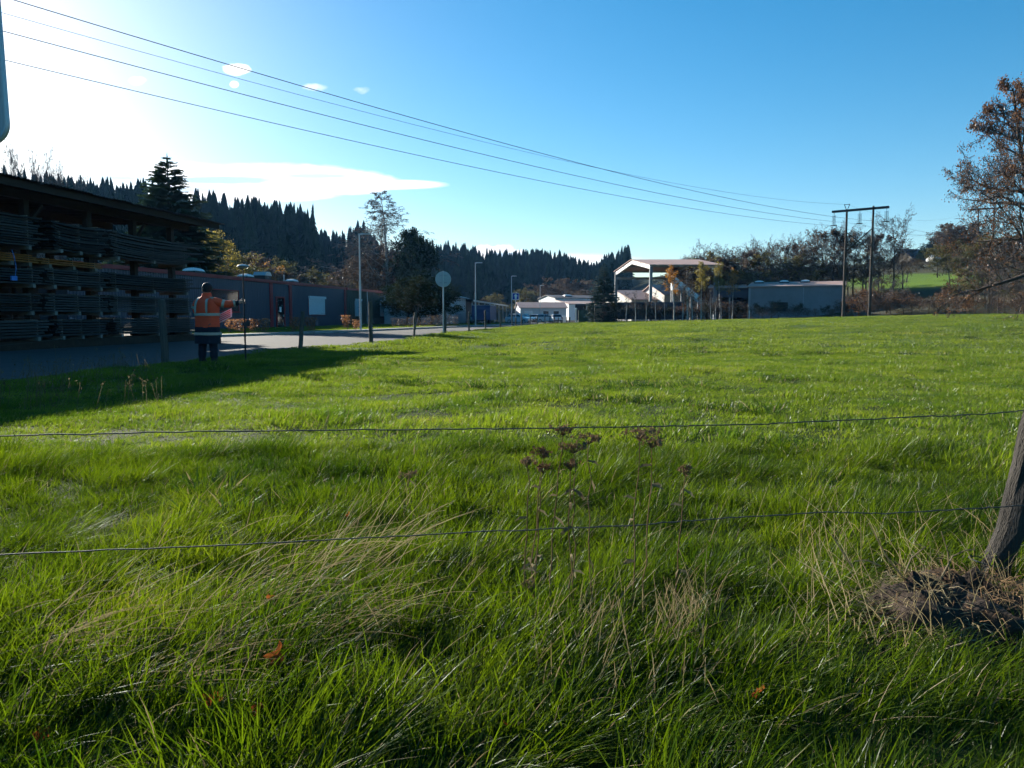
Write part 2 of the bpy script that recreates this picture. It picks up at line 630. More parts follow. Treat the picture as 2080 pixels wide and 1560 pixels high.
def terrain(x, y):
    x = np.asarray(x, float)
    y = np.asarray(y, float)
    q = x - fence_x(y)
    zf = np.minimum(1.3, .026 * np.maximum(q, 0) + .10) * sst((y - 10) / 65)
    lump = (vnoise(x / 3.7, y / 3.7, 1) - .5) * .16 + (vnoise(x / 1.1, y / 1.1, 2) - .5) * .06
    field = zf + lump * sst((q - .2) / 2.0) * np.clip(1 - (y - 60) / 60, .25, 1)
    field += .05 * np.exp(-((q - .5) / 1.1) ** 2) * sst((y - 8) / 6) * np.clip((70 - y) / 40, 0, 1)
    field -= .98 * sst((2.95 - y) / 1.8) * (.38 + .62 * sst((x + 1.3) / 1.8))  # drop deepened, most at the right, to put the foreground bank in shade
    field += .06 * np.exp(-((x + .2) / .9) ** 2 - ((y - 2.25) / .35) ** 2)
    w = sst((q + .75) / .9)
    left = .09 * sst((kerb_x(y) - x) / .3)
    z = w * field + (1 - w) * (-.03 + left * (y < 260))
    # hillside beyond the right of the field
    hr = np.maximum(0, (x - 37) * .6 * sst((y - 62) / 25) + (y - 88) * .55 * sst((x - 27) / 38))
    z = z + 26 * (1 - np.exp(-(.2 * np.maximum(0, hr - 3)) / 26 - 0.0))
    # far hills, seen from the field as a wooded skyline
    r = np.hypot(x, y)
    yy = np.maximum(y, 1e-3)
    u = np.where(y > 0.05 * np.abs(x), 1040 + F * x / yy, np.where(x > 0, 3500, -2500))
    u = np.clip(u, -2500, 3500)
    for pts, D, foot in ((RA, DA, 150.), (RB, DB, 230.)):
        v = ridge(u, pts)
        h = np.maximum(0, (643 - v) / F * D * .98 + EZ)
        rr = np.hypot(np.clip(u, -600, 2700) - 1040, F) / F        # ridge runs across the view
        t = (r / rr - foot) / (D - foot)
        prof = sst(np.minimum(t, 1)) * np.clip(1 - np.maximum(0, t - 1) * .25, .3, 1)
        n = (vnoise(x / 31., y / 31., 7) - .5) * 5 * sst(t * 2) * (h > 4) * sst((1.05 - t) * 4)
        z = np.maximum(z, h * prof + n * .6)
    return z


def gz(x, y):
    return float(terrain(np.array([x]), np.array([y]))[0])


def ground_col(x, y):
    q = x - fence_x(y)
    n1 = vnoise(x / 2.3, y / 2.3, 11)[:, None]
    n2 = vnoise(x / .6, y / .6, 12)[:, None]
    n3 = vnoise(x / 9., y / 9., 13)[:, None]
    grass = np.array([.040, .075, .008]) * (.75 + .5 * n1) * (.8 + .4 * n2)
    soil = np.array([.040, .038, .018]) * (.7 + .6 * n2)
    c = grass * (.45 + .75 * sst((y[:, None] - 8) / 30)) + soil * .2  # green darkened towards the camera, painting shade into the gaps between near tussocks
    verge = np.array([.050, .062, .020]) * (.7 + .6 * n1)
    yard = np.array([.13, .115, .095]) * (.7 + .5 * n2)
    leftm = (x < kerb_x(y))[:, None] * 1.0
    c = c * (1 - leftm) + leftm * np.where((y[:, None] < 47), yard, verge)
    infield = ((q > -.5) & (y < far_edge(x) - .5))[:, None]
    brush = np.array([.060, .055, .030]) * (.6 + .8 * n1)
    c = np.where(infield | (leftm > 0) | (y[:, None] < 50), c, brush)
    # green pasture on the right hillside
    past = (sst(1 - np.abs((x - 63) / 11)) * sst(1 - np.abs((y - 122) / 20)))[:, None]
    past = sst(past * 3)
    c = c * (1 - past) + past * np.array([.11, .19, .02]) * (.85 + .3 * n3)
    far = sst((np.hypot(x, y)[:, None] - 150) / 60)
    wood = np.array([.022, .032, .018]) * (.7 + .6 * n3)
    pale = np.array([.10, .095, .05]) * (.8 + .4 * n3)
    u = 1040 + F * x / np.maximum(y, 1)
    bare = (sst(1 - np.abs((u - 725) / 32)) * (y > 300))[:, None]
    return c * (1 - far) + far * (wood * (1 - bare) + pale * bare)


def make_ground():
    th = np.concatenate([np.arange(-180, -46, 4.0), np.arange(-46, 46.01, .3), np.arange(50, 180, 4.0)])
    th = np.radians(th)
    rs = [0.25]
    while rs[-1] < 1500:
        rs.append(rs[-1] * (1.030 if rs[-1] < 30 else 1.026) + .002)
    rs = np.array(rs)
    T, R = np.meshgrid(th, rs)
    X, Y = (R * np.sin(T)).ravel(), (R * np.cos(T)).ravel()
    Z = terrain(X, Y)
    nt, nr = len(th), len(rs)
    X = np.append(X, 0)
    Y = np.append(Y, 0)
    Z = np.append(Z, gz(0, 0.1))
    V = np.stack([X, Y, Z], 1)
    i, j = np.meshgrid(np.arange(nr - 1), np.arange(nt), indexing='ij')
    a = (i * nt + j).ravel()
    b = (i * nt + (j + 1) % nt).ravel()
    faces = np.stack([a, b, b + nt, a + nt], 1).tolist()
    c = len(V) - 1
    faces += [(c, (k + 1) % nt, k) for k in range(nt)]
    me = bpy.data.meshes.new('ground')
    me.from_pydata(V.tolist(), [], faces)
    me.polygons.foreach_set('use_smooth', [True] * len(me.polygons))
    col = np.ones((len(V), 4))
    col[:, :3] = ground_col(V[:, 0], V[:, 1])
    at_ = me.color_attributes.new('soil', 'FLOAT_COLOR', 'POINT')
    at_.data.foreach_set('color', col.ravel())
    m, N, L = new_mat('ground')
    out = N.new('ShaderNodeOutputMaterial')
    p = N.new('ShaderNodeBsdfPrincipled')
    L.new(p.outputs[0], out.inputs[0])
    p.inputs['Roughness'].default_value = .95
    p.inputs['Specular IOR Level'].default_value = .1
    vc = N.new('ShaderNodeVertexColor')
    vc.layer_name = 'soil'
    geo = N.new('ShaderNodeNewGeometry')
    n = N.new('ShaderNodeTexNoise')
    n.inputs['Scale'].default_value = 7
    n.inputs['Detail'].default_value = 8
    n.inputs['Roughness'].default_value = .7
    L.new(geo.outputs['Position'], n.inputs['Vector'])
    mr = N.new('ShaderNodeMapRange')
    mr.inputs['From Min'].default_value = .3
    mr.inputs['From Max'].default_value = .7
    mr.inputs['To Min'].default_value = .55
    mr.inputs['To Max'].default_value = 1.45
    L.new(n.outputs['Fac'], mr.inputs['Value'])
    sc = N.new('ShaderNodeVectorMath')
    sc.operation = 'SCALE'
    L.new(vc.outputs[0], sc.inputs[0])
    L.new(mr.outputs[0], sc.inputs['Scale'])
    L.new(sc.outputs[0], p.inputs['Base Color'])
    bp = N.new('ShaderNodeBump')
    bp.inputs['Strength'].default_value = .9
    bp.inputs['Distance'].default_value = .06
    L.new(n.outputs['Fac'], bp.inputs['Height'])
    L.new(bp.outputs[0], p.inputs['Normal'])
    me.materials.append(m)
    o = mesh_obj('ground', me)
    tag(o, kind='structure')


make_ground()


def make_roads():
    ys = np.concatenate([np.arange(-20, 60, 1.5), np.arange(60, 200, 4.0)])
    mb = MB()
    for a, b in zip(ys[:-1], ys[1:]):
        mb.quad((kerb_x(a), a, .008), (fence_x(a) - .55, a, .008), (fence_x(b) - .55, b, .008), (kerb_x(b), b, .008))
    tag(mb.build('road', M['asphalt']), kind='structure')
    # kerb stones along the far side
    root = thing('kerb', None, None)
    tag(root, kind='structure')
    pts = []
    y = 40.0
    while y < 128:
        pts.append(Vector((float(kerb_x(y)), y, 0)))
        y += 1.6
    me = None
    for i, (a, b) in enumerate(zip(pts[:-1], pts[1:])):
        d = b - a
        L_ = d.length - .02
        mb = MB().box(0, L_, 0, .16, -.05, .13)
        o = mb.build('kerb_stone', M['kerb'], root, loc=a, rot=(0, 0, math.atan2(d.y, d.x)))
    # pavement behind the kerb
    mb = MB()
    for a, b in zip(ys[:-1], ys[1:]):
        if a < 40 or b > 128:
            continue
        mb.quad((kerb_x(a) - 1.7, a, .122), (kerb_x(a) - .17, a, .122), (kerb_x(b) - .17, b, .122), (kerb_x(b) - 1.7, b, .122))
    tag(mb.build('pavement', M['concrete']), kind='structure')


make_roads()


# ------------------------------------------------------------------ scattering (for what nobody could count)
def scatter_group():
    ng = bpy.data.node_groups.new('scatter', 'GeometryNodeTree')
    ng.interface.new_socket('Geometry', in_out='INPUT', socket_type='NodeSocketGeometry')
    ng.interface.new_socket('Collection', in_out='INPUT', socket_type='NodeSocketCollection')
    ng.interface.new_socket('Geometry', in_out='OUTPUT', socket_type='NodeSocketGeometry')
    N, L = ng.nodes, ng.links
    gi, go = N.new('NodeGroupInput'), N.new('NodeGroupOutput')
    ci = N.new('GeometryNodeCollectionInfo')
    ci.inputs['Separate Children'].default_value = True
    ci.inputs['Reset Children'].default_value = True
    L.new(gi.outputs[1], ci.inputs['Collection'])
    ip = N.new('GeometryNodeInstanceOnPoints')
    L.new(gi.outputs[0], ip.inputs['Points'])
    L.new(ci.outputs[0], ip.inputs['Instance'])
    ip.inputs['Pick Instance'].default_value = True

    def attr(nm, ty):
        a = N.new('GeometryNodeInputNamedAttribute')
        a.data_type = ty
        a.inputs['Name'].default_value = nm
        return a.outputs[0]
    L.new(attr('idx', 'INT'), ip.inputs['Instance Index'])
    e2r = N.new('FunctionNodeEulerToRotation')
    L.new(attr('rot', 'FLOAT_VECTOR'), e2r.inputs[0])
    L.new(e2r.outputs[0], ip.inputs['Rotation'])
    L.new(attr('scl', 'FLOAT_VECTOR'), ip.inputs['Scale'])
    L.new(ip.outputs[0], go.inputs[0])
    return ng


NG = scatter_group()


def scatter(name, meshes, P, rot, scl, idx, label, cat=None):
    coll = bpy.data.collections.new(name + '_pieces')
    for i, me in enumerate(meshes):
        coll.objects.link(bpy.data.objects.new('%s_%02d' % (name, i), me))
    me = bpy.data.meshes.new(name)
    me.from_pydata(np.asarray(P).tolist(), [], [])
    a = me.attributes.new('rot', 'FLOAT_VECTOR', 'POINT')
    a.data.foreach_set('vector', np.asarray(rot, np.float32).ravel())
    a = me.attributes.new('scl', 'FLOAT_VECTOR', 'POINT')
    a.data.foreach_set('vector', np.asarray(scl, np.float32).ravel())
    a = me.attributes.new('idx', 'INT', 'POINT')
    a.data.foreach_set('value', np.asarray(idx, np.int32))
    o = mesh_obj(name, me)
    mod = o.modifiers.new('scatter', 'NODES')
    mod.node_group = NG
    for it in NG.interface.items_tree:
        if it.name == 'Collection' and it.in_out == 'INPUT':
            mod[it.identifier] = coll
    tag(o, label, cat, kind='stuff')
    return o


# ------------------------------------------------------------------ plants: generators
def branch(tw, wood, leaf, p, d, L, r, lvl, P, rng):
    nseg = P['seg'][lvl]
    pts, rad = [p.copy()], [r]
    d = d.copy()
    for i in range(nseg):
        d = (d + Vector((rng.gauss(0, 1), rng.gauss(0, 1), rng.gauss(0, 1))) * P['wob'][lvl] + Vector((0, 0, P['up'][lvl]))).normalized()
        p = p + d * (L / nseg)
        pts.append(p.copy())
        rad.append(r * (1 - (i + 1) / nseg * P['tap'][lvl]))
    if lvl < P['wood_lv']:
        wood.tube(pts, rad, 6 if lvl == 0 else 4, cap=False)
    else:
        s = d.orthogonal().normalized()
        q = Quaternion(d, rng.uniform(0, 6.28))
        s = q @ s
        for i in range(nseg):
            a, b = pts[i], pts[i + 1]
            tw.quad(a - s * rad[i], a + s * rad[i], b + s * rad[i + 1], b - s * rad[i + 1])
    if lvl == len(P['n']):
        if leaf is not None:
            for k in range(P['leaves']):
                if rng.random() > P['leafp']:
                    continue
                t = rng.uniform(.2, 1) * nseg
                i = min(int(t), nseg - 1)
                c = pts[i].lerp(pts[i + 1], t - i) + Vector((rng.gauss(0, 1), rng.gauss(0, 1), rng.gauss(0, 1))) * P['lsp']
                add_leaf(leaf, c, P['ls'] * rng.uniform(.6, 1.3), rng)
        return
    n = P['n'][lvl]
    for k in range(n):
        t = P['t0'][lvl] + (1 - P['t0'][lvl]) * (k + rng.random()) / n
        t = min(t, .995)
        f = t * nseg
        i = int(f)
        c = pts[i].lerp(pts[i + 1], f - i)
        dd = (pts[i + 1] - pts[i]).normalized()
        az = rng.uniform(0, 6.283) if lvl else k * 2.4 + rng.uniform(-.5, .5)
        ax = (Quaternion(dd, az) @ dd.orthogonal()).normalized()
        an = math.radians(rng.gauss(P['ang'][lvl], P['angv']))
        nd = Quaternion(ax, an) @ dd
        env = P['env'](t) if lvl == 0 else (1 - .45 * t)
        ll = L * P['lr'][lvl] * env * rng.uniform(.75, 1.2)
        rr = rad[min(i, len(rad) - 1)] * P['rr'][lvl]
        branch(tw, wood, leaf, c, nd, ll, max(rr, P['rmin']), lvl + 1, P, rng)


def add_leaf(mb, c, s, rng):
    a = Vector((rng.gauss(0, 1), rng.gauss(0, 1), rng.gauss(0, 1))).normalized()
    b = a.orthogonal().normalized()
    b = Quaternion(a, rng.uniform(0, 6.28)) @ b
    e = a.cross(b)
    mb.quad(c - b * s, c - e * s * .55, c + b * s, c + e * s * .55)


def tree_parts(seed, H, r, P, mats, leafy=False):
    rng = random.Random(seed)
    tw, wood, leaf = MB(), MB(), (MB() if leafy else None)
    branch(tw, wood, leaf, Vector((0, 0, -.15)), Vector((rng.uniform(-.04, .04), rng.uniform(-.04, .04), 1)), H, r, 0, P, rng)
    out = [('trunk', wood.mesh('trunk', mats[0], True)), ('crown', tw.mesh('crown', mats[1]))]
    if leafy and leaf.f:
        out.append(('foliage', leaf.mesh('foliage', mats[2])))
    return out


def spread(t):
    return math.sin(math.pi * min(1, .12 + .95 * t)) ** .6 + .12


P_BROAD = dict(n=[16, 8, 7, 5], seg=[7, 4, 3, 2, 1], wob=[.07, .15, .2, .25, .3], up=[.03, .10, .06, .02, 0], tap=[.85, .8, .8, .7, .6],
               t0=[.22, .25, .2, .1], ang=[52, 45, 42, 40], angv=12, lr=[.44, .52, .5, .55], rr=[.42, .5, .55, .6], rmin=.019, wood_lv=2,
               env=spread, leaves=1, leafp=.5, ls=.11, lsp=.15)
P_SHRUB = dict(n=[14, 7, 6], seg=[4, 3, 3, 2], wob=[.1, .18, .22, .3], up=[.05, .12, .06, 0], tap=[.8, .8, .7, .6],
               t0=[.05, .1, .1], ang=[42, 42, 45], angv=14, lr=[.75, .55, .55], rr=[.5, .55, .6], rmin=.016, wood_lv=1,
               env=lambda t: 1.15 - .65 * t, leaves=3, leafp=.8, ls=.09, lsp=.14)
P_BIRCH = dict(n=[38, 9, 7, 4], seg=[12, 5, 4, 3, 2], wob=[.025, .09, .15, .2, .2], up=[.03, .05, -.10, -.22, -.3], tap=[.93, .85, .8, .7, .5],
               t0=[.26, .2, .15, .1], ang=[48, 42, 42, 35], angv=9, lr=[.34, .5, .5, .6], rr=[.34, .5, .5, .6], rmin=.017, wood_lv=2,
               env=lambda t: max(.10, 1.15 - 1.05 * t), leaves=1, leafp=.25, ls=.07, lsp=.08)
P_YOUNG = dict(n=[17, 6, 5], seg=[8, 3, 3, 2], wob=[.045, .12, .18, .2], up=[.04, .10, .0, -.05], tap=[.85, .8, .7, .6],
               t0=[.35, .15, .1], ang=[42, 40, 40], angv=10, lr=[.26, .5, .5], rr=[.32, .5, .5], rmin=.016, wood_lv=1,
               env=lambda t: max(.3, 1.2 - .8 * t), leaves=5, leafp=.75, ls=.09, lsp=.12)


def conifer_mesh(seed, H, R, whorls, per, name, m, sub=3, droop=.25, ragged=.25, base=.05, shape=.75):
    rng = random.Random(seed)
    mb = MB()
    for w in range(whorls):
        t = base + (1 - base) * (w + rng.random() * .7) / whorls
        z = H * t
        rr = R * ((1 - t) ** shape) * (1 if t > .12 else .8) + .12
        n = max(3, int(per * (1 - .5 * t)))
        for k in range(n):
            az = 6.283 * (k + rng.random()) / n
            L = rr * (1 + rng.uniform(-ragged, ragged))
            d = Vector((math.cos(az), math.sin(az), 0))
            s = Vector((-math.sin(az), math.cos(az), 0))
            up = .35 * t
            p0 = Vector((0, 0, z))
            p1 = p0 + d * L * .55 + Vector((0, 0, L * (up - droop * .6)))
            p2 = p0 + d * L + Vector((0, 0, L * (up - droop * .75) + .05))
            wd = L * .20 + .06
            hang = Vector((0, 0, -wd * .8))
            mb.quad(p0, p1 + s * wd + hang * .7, p2, p1)
            mb.quad(p0, p1, p2, p1 - s * wd + hang * .7)
            if sub:
                for q in range(sub):
                    f = .3 + .7 * (q + rng.random()) / sub
                    c = p0.lerp(p1, f / .55) if f < .55 else p1.lerp(p2, (f - .55) / .45)
                    for sg in (-1, 1):
                        e = (d * .55 + s * sg * rng.uniform(.5, 1) + Vector((0, 0, rng.uniform(-.5, .05)))).normalized()
                        l2 = L * (.42 - .22 * f) + .10
                        wv = e.orthogonal().normalized() * l2 * .22
                        c2 = c + e * l2 * .5
                        mb.quad(c, c2 + wv, c + e * l2, c2 - wv + Vector((0, 0, -.12 * l2)))
    mb.tri((-.12, 0, H * .93), (.12, 0, H * .93), (0, 0, H * 1.03))
    mb.tri((0, -.12, H * .93), (0, .12, H * .93), (0, 0, H * 1.03))
    return mb.mesh(name, m)


def far_conifer(seed, H, R, tiers, name, m):
    """a spruce as it reads from a few hundred metres: drooping skirts of branches with ragged rims"""
    rng = random.Random(seed)
    mb = MB()
    k = 13
    for i in range(tiers):
        t = .06 + .94 * i / tiers
        z = H * t
        r0 = R * (1 - t) ** .8 + .18
        step = H / tiers
        n = len(mb.v)
        a0 = rng.uniform(0, 6.28)
        for j in range(2 * k):
            a = a0 + 6.28319 * j / (2 * k)
            out = (1.0 + rng.uniform(-.12, .28)) if j % 2 == 0 else rng.uniform(.55, .8)
            mb.v.append((r0 * out * math.cos(a), r0 * out * math.sin(a), z + rng.uniform(-.25, .15) * step - (.22 * step if j % 2 == 0 else -.2 * step)))
        top = len(mb.v)
        r1 = r0 * .22
        for j in range(2 * k):
            a = a0 + 6.28319 * j / (2 * k)
            mb.v.append((r1 * math.cos(a), r1 * math.sin(a), z + step * 1.35))
        for j in range(2 * k):
            b = (j + 1) % (2 * k)
            mb.f.append((n + j, n + b, top + b, top + j))
    mb.tube([(0, 0, -.5), (0, 0, H * .2)], [.22, .18], 5)
    mb.tube([(0, 0, H * .9), (0, 0, H * 1.06)], [.09, .02], 4)
    return mb.mesh(name, m)


def put_tree(name, parts, label, cat, loc, sc=1.0, rz=0.0, group=None, sx=None):
    o = thing(name, label, cat, loc, rz, group)
    o.scale = (sx or sc, sx or sc, sc)
    for nm, me in parts:
        mesh_obj(nm, me, o)
    return o


# ------------------------------------------------------------------ grass
def clump(seed, n, rad, h0, h1, w, lean, segs=3, name='tuft', m=None, flat=0.0, spreadout=.5):
    rng = random.Random(seed)
    mb = MB()
    for _ in range(n):
        a, rr = rng.uniform(0, 6.283), rad * math.sqrt(rng.random())
        p = Vector((math.cos(a) * rr, math.sin(a) * rr, -.015))
        h = rng.uniform(h0, h1)
        d = Vector((math.cos(a) * spreadout * rr / rad + rng.gauss(0, .28) + lean[0], math.sin(a) * spreadout * rr / rad + rng.gauss(0, .28) + lean[1], 1 - flat)).normalized()
        az = rng.uniform(0, 6.283)
        s = Vector((math.cos(az), math.sin(az), 0))
        bend = Vector((d.x + lean[0] + rng.gauss(0, .3), d.y + lean[1] + rng.gauss(0, .3), -rng.uniform(.15, .75))) * rng.uniform(.15, .6)
        n0 = len(mb.v)
        ww = w * rng.uniform(.6, 1.25)
        for k in range(segs):
            t = k / segs
            c = p + d * h * t + bend * h * t * t
            wd = ww * (1 - .55 * t) * .5
            mb.v += [tuple(c - s * wd), tuple(c + s * wd)]
        mb.v.append(tuple(p + d * h + bend * h))
        for k in range(segs - 1):
            a0 = n0 + 2 * k
            mb.f.append((a0, a0 + 1, a0 + 3, a0 + 2))
        mb.f.append((n0 + 2 * segs - 2, n0 + 2 * segs - 1, n0 + 2 * segs))
    return mb.mesh(name, m)


NPR = np.random.RandomState(4)


def wedge_points(r0, r1, dens, half=44.0):
    n = int(math.radians(2 * half) / 2 * (r1 * r1 - r0 * r0) * dens)
    r = np.sqrt(NPR.uniform(r0 * r0, r1 * r1, n))
    t = np.radians(NPR.uniform(-half, half, n))
    return r * np.sin(t), r * np.cos(t)


def turf(seed, R, n, h0, h1, w, lean, segs, ncl, m, m2=None, straw=0.0, patchy=.75):
    """a round patch of turf: blades gathered in tussocks of uneven height, thin towards the rim"""
    rs = np.random.RandomState(seed)
    cl = rs.uniform(-R, R, (ncl, 2))
    ch = (1 - patchy) + patchy * 1.35 * rs.rand(ncl) ** .8
    rr = R * np.sqrt(rs.rand(n))
    an = rs.uniform(0, 2 * np.pi, n)
    px, py = rr * np.cos(an), rr * np.sin(an)
    d2 = (px[:, None] - cl[None, :, 0]) ** 2 + (py[:, None] - cl[None, :, 1]) ** 2
    k = d2.argmin(1)
    h = rs.uniform(h0, h1, n) * ch[k] * (1 - .35 * (rr / R) ** 3)
    dx, dy = (px - cl[k, 0]) / (R / math.sqrt(ncl) * 1.6), (py - cl[k, 1]) / (R / math.sqrt(ncl) * 1.6)
    D = np.stack([dx * .45 + rs.normal(0, .26, n) + lean[0], dy * .45 + rs.normal(0, .26, n) + lean[1], np.ones(n)], 1)
    D /= np.linalg.norm(D, axis=1)[:, None]
    az = rs.uniform(0, 2 * np.pi, n)
    Sx = np.stack([np.cos(az), np.sin(az), np.zeros(n)], 1)
    B = np.stack([D[:, 0] + lean[0] + rs.normal(0, .3, n), D[:, 1] + lean[1] + rs.normal(0, .3, n), -rs.uniform(.15, .8, n)], 1) * rs.uniform(.12, .65, n)[:, None]
    ww = w * rs.uniform(.55, 1.25, n)
    P0 = np.stack([px, py, np.full(n, -.012)], 1)
    rows = []
    for s_ in range(segs):
        t = s_ / segs
        c = P0 + D * (h * t)[:, None] + B * (h * t * t)[:, None]
        wd = (ww * (1 - .55 * t) * .5)[:, None]
        rows += [c - Sx * wd, c + Sx * wd]
    rows.append(P0 + D * h[:, None] + B * h[:, None])
    V = np.stack(rows, 1).reshape(-1, 3)
    nv = 2 * segs + 1
    faces, mi = [], []
    isst = rs.rand(n) < straw
    for i in range(n):
        o = i * nv
        for s_ in range(segs - 1):
            a0 = o + 2 * s_
            faces.append((a0, a0 + 1, a0 + 3, a0 + 2))
        faces.append((o + 2 * segs - 2, o + 2 * segs - 1, o + 2 * segs))
        mi += [int(isst[i])] * segs
    me = bpy.data.meshes.new('turf')
    me.from_pydata(V.tolist(), [], faces)
    me.materials.append(m)
    if m2:
        me.materials.append(m2)
        me.polygons.foreach_set('material_index', mi)
    me.update()
    return me


def jitter_grid(x0, x1, y0, y1, step):
    gx, gy = np.meshgrid(np.arange(x0, x1, step), np.arange(y0, y1, step * .87))
    gx = gx + (np.arange(gy.shape[0])[:, None] % 2) * step * .5
    gx = gx + NPR.uniform(-.28, .28, gx.shape) * step
    gy = gy + NPR.uniform(-.28, .28, gy.shape) * step
    return gx.ravel(), gy.ravel()


def grass_field():
    lean = (.20, -.02)
    half = math.tan(math.radians(44))

    def place(name, ms, x, y, hn, big, ntall, label, sx=1.05):
        n = len(x)
        k = len(ms)
        idx = np.where(big, NPR.randint(k - ntall, k, n), NPR.randint(0, k - ntall, n))
        sc = (.62 + .62 * hn) * NPR.uniform(.85, 1.15, n)
        P = np.stack([x, y, terrain(x, y)], 1)
        e = .15
        sxx = (terrain(x + e, y) - terrain(x - e, y)) / (2 * e)
        syy = (terrain(x, y + e) - terrain(x, y - e)) / (2 * e)
        rz = NPR.normal(0, .55, n)
        # tilt the patch with the ground, in its own turned frame
        tx = sxx * np.cos(rz) + syy * np.sin(rz)
        ty = -sxx * np.sin(rz) + syy * np.cos(rz)
        rot = np.stack([np.arctan(ty), -np.arctan(tx), rz], 1)
        scatter(name, ms, P, rot, np.stack([np.full(n, sx), np.full(n, sx), sc], 1), idx, label)
    # near, along the wire fence and in front of it
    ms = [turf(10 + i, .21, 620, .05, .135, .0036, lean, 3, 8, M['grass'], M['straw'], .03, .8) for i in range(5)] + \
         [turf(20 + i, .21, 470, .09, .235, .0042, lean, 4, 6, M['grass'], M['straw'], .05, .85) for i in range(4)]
    x, y = jitter_grid(-9, 9, .4, 6.2, .25)
    keep = (np.abs(x) < y * half + 2.6) & (x > fence_x(y))
    keep &= ~(np.hypot((x - 1.50) / .34, (y - 2.56) / .30) < 1)
    x, y = x[keep], y[keep]
    hn = vnoise(x / .6, y / .6, 21) * .6 + vnoise(x / .22, y / .22, 22) * .4
    fd = np.abs(y - (2.66 + .166 * x))
    pt = .06 + .75 * np.exp(-(fd / .5) ** 2) + .5 * (y < 2.5) + .6 * ((hn > .66) & (y > 3.2)) * .6
    place('grass', ms, x, y, hn, NPR.rand(len(x)) < pt, 4, 'long tangled green grass along the wire fence')
    # middle of the field
    ms = [turf(40 + i, .5, 1350, .040, .092, .0076, lean, 2, 14, M['grass_mid'], M['straw'], .03, .62) for i in range(6)] + \
         [turf(50 + i, .5, 1050, .06, .145, .0084, lean, 3, 10, M['grass_mid'], M['straw'], .05, .7) for i in range(3)]
    x, y = jitter_grid(-27, 27, 5.7, 24, .60)
    q = x - fence_x(y)
    keep = (np.abs(x) < y * half + 3) & (q > -.25)
    x, y, q = x[keep], y[keep], q[keep]
    hn = vnoise(x / 1.0, y / 1.0, 24) * .55 + vnoise(x / .4, y / .4, 25) * .45
    place('grass', ms, x, y, hn, (hn > .68) | ((q < .7) & (NPR.rand(len(x)) < .25)), 3, 'short tussocky green grass in the middle of the field')
    # far part of the field and the verges
    ms = [turf(60 + i, 1.5, 1100, .06, .13, .030, lean, 2, 26, M['grass_far']) for i in range(5)] + \
         [turf(65 + i, 1.5, 900, .09, .22, .030, lean, 2, 20, M['grass_far']) for i in range(2)]
    x, y = jitter_grid(-36, 78, 22, 124, 1.9)
    q = x - fence_x(y)
    keep = (np.abs(x) < y * .95 + 2) & (q > .35) & (y < far_edge(x) - .8)
    lawn = (x < kerb_x(y) - 2.3) & (y > 43) & (y < 112) & (x > -25.1 + .172 * (y - 61.9) + 2.2)
    keep |= lawn
    x, y = x[keep], y[keep]
    hn = vnoise(x / 2.2, y / 2.2, 26) * .6 + vnoise(x / 1., y / 1., 27) * .4
    place('grass', ms, x, y, hn, hn > .72, 2, 'short bright green grass on the far side of the field')
    # darker tussocks and weeds grazed round by the animals
    ms = [turf(80 + i, .26, 260, .07, .19, .0085, (.1, 0), 3, 4, M['grass_dark'], M['straw'], .10, .7) for i in range(4)]
    x, y = wedge_points(4.5, 48, .34, 40)
    q = x - fence_x(y)
    keep = (q > 1.0) & (vnoise(x / 5, y / 5, 33) > .42)
    x, y = x[keep], y[keep]
    n = len(x)
    k = 1 + y / 40
    P = np.stack([x, y, terrain(x, y)], 1)
    rot = np.stack([np.zeros(n), np.zeros(n), NPR.uniform(0, 6.28, n)], 1)
    sc = NPR.uniform(.6, 1.25, n)
    scatter('tussocks', ms, P, rot, np.stack([sc * k * 1.5, sc * k * .8, sc], 1), NPR.randint(0, 4, n), 'dark green tussocks scattered through the meadow')


grass_field()


# ------------------------------------------------------------------ timber shed
ROAD_ROT = math.radians(81.4)
SHED = Vector((-15.55, 23.0, 0))
ax_ = Vector((math.cos(ROAD_ROT), math.sin(ROAD_ROT), 0))        # along the road, away from the camera
ay_ = Vector((-math.sin(ROAD_ROT), math.cos(ROAD_ROT), 0))       # to the left of the road


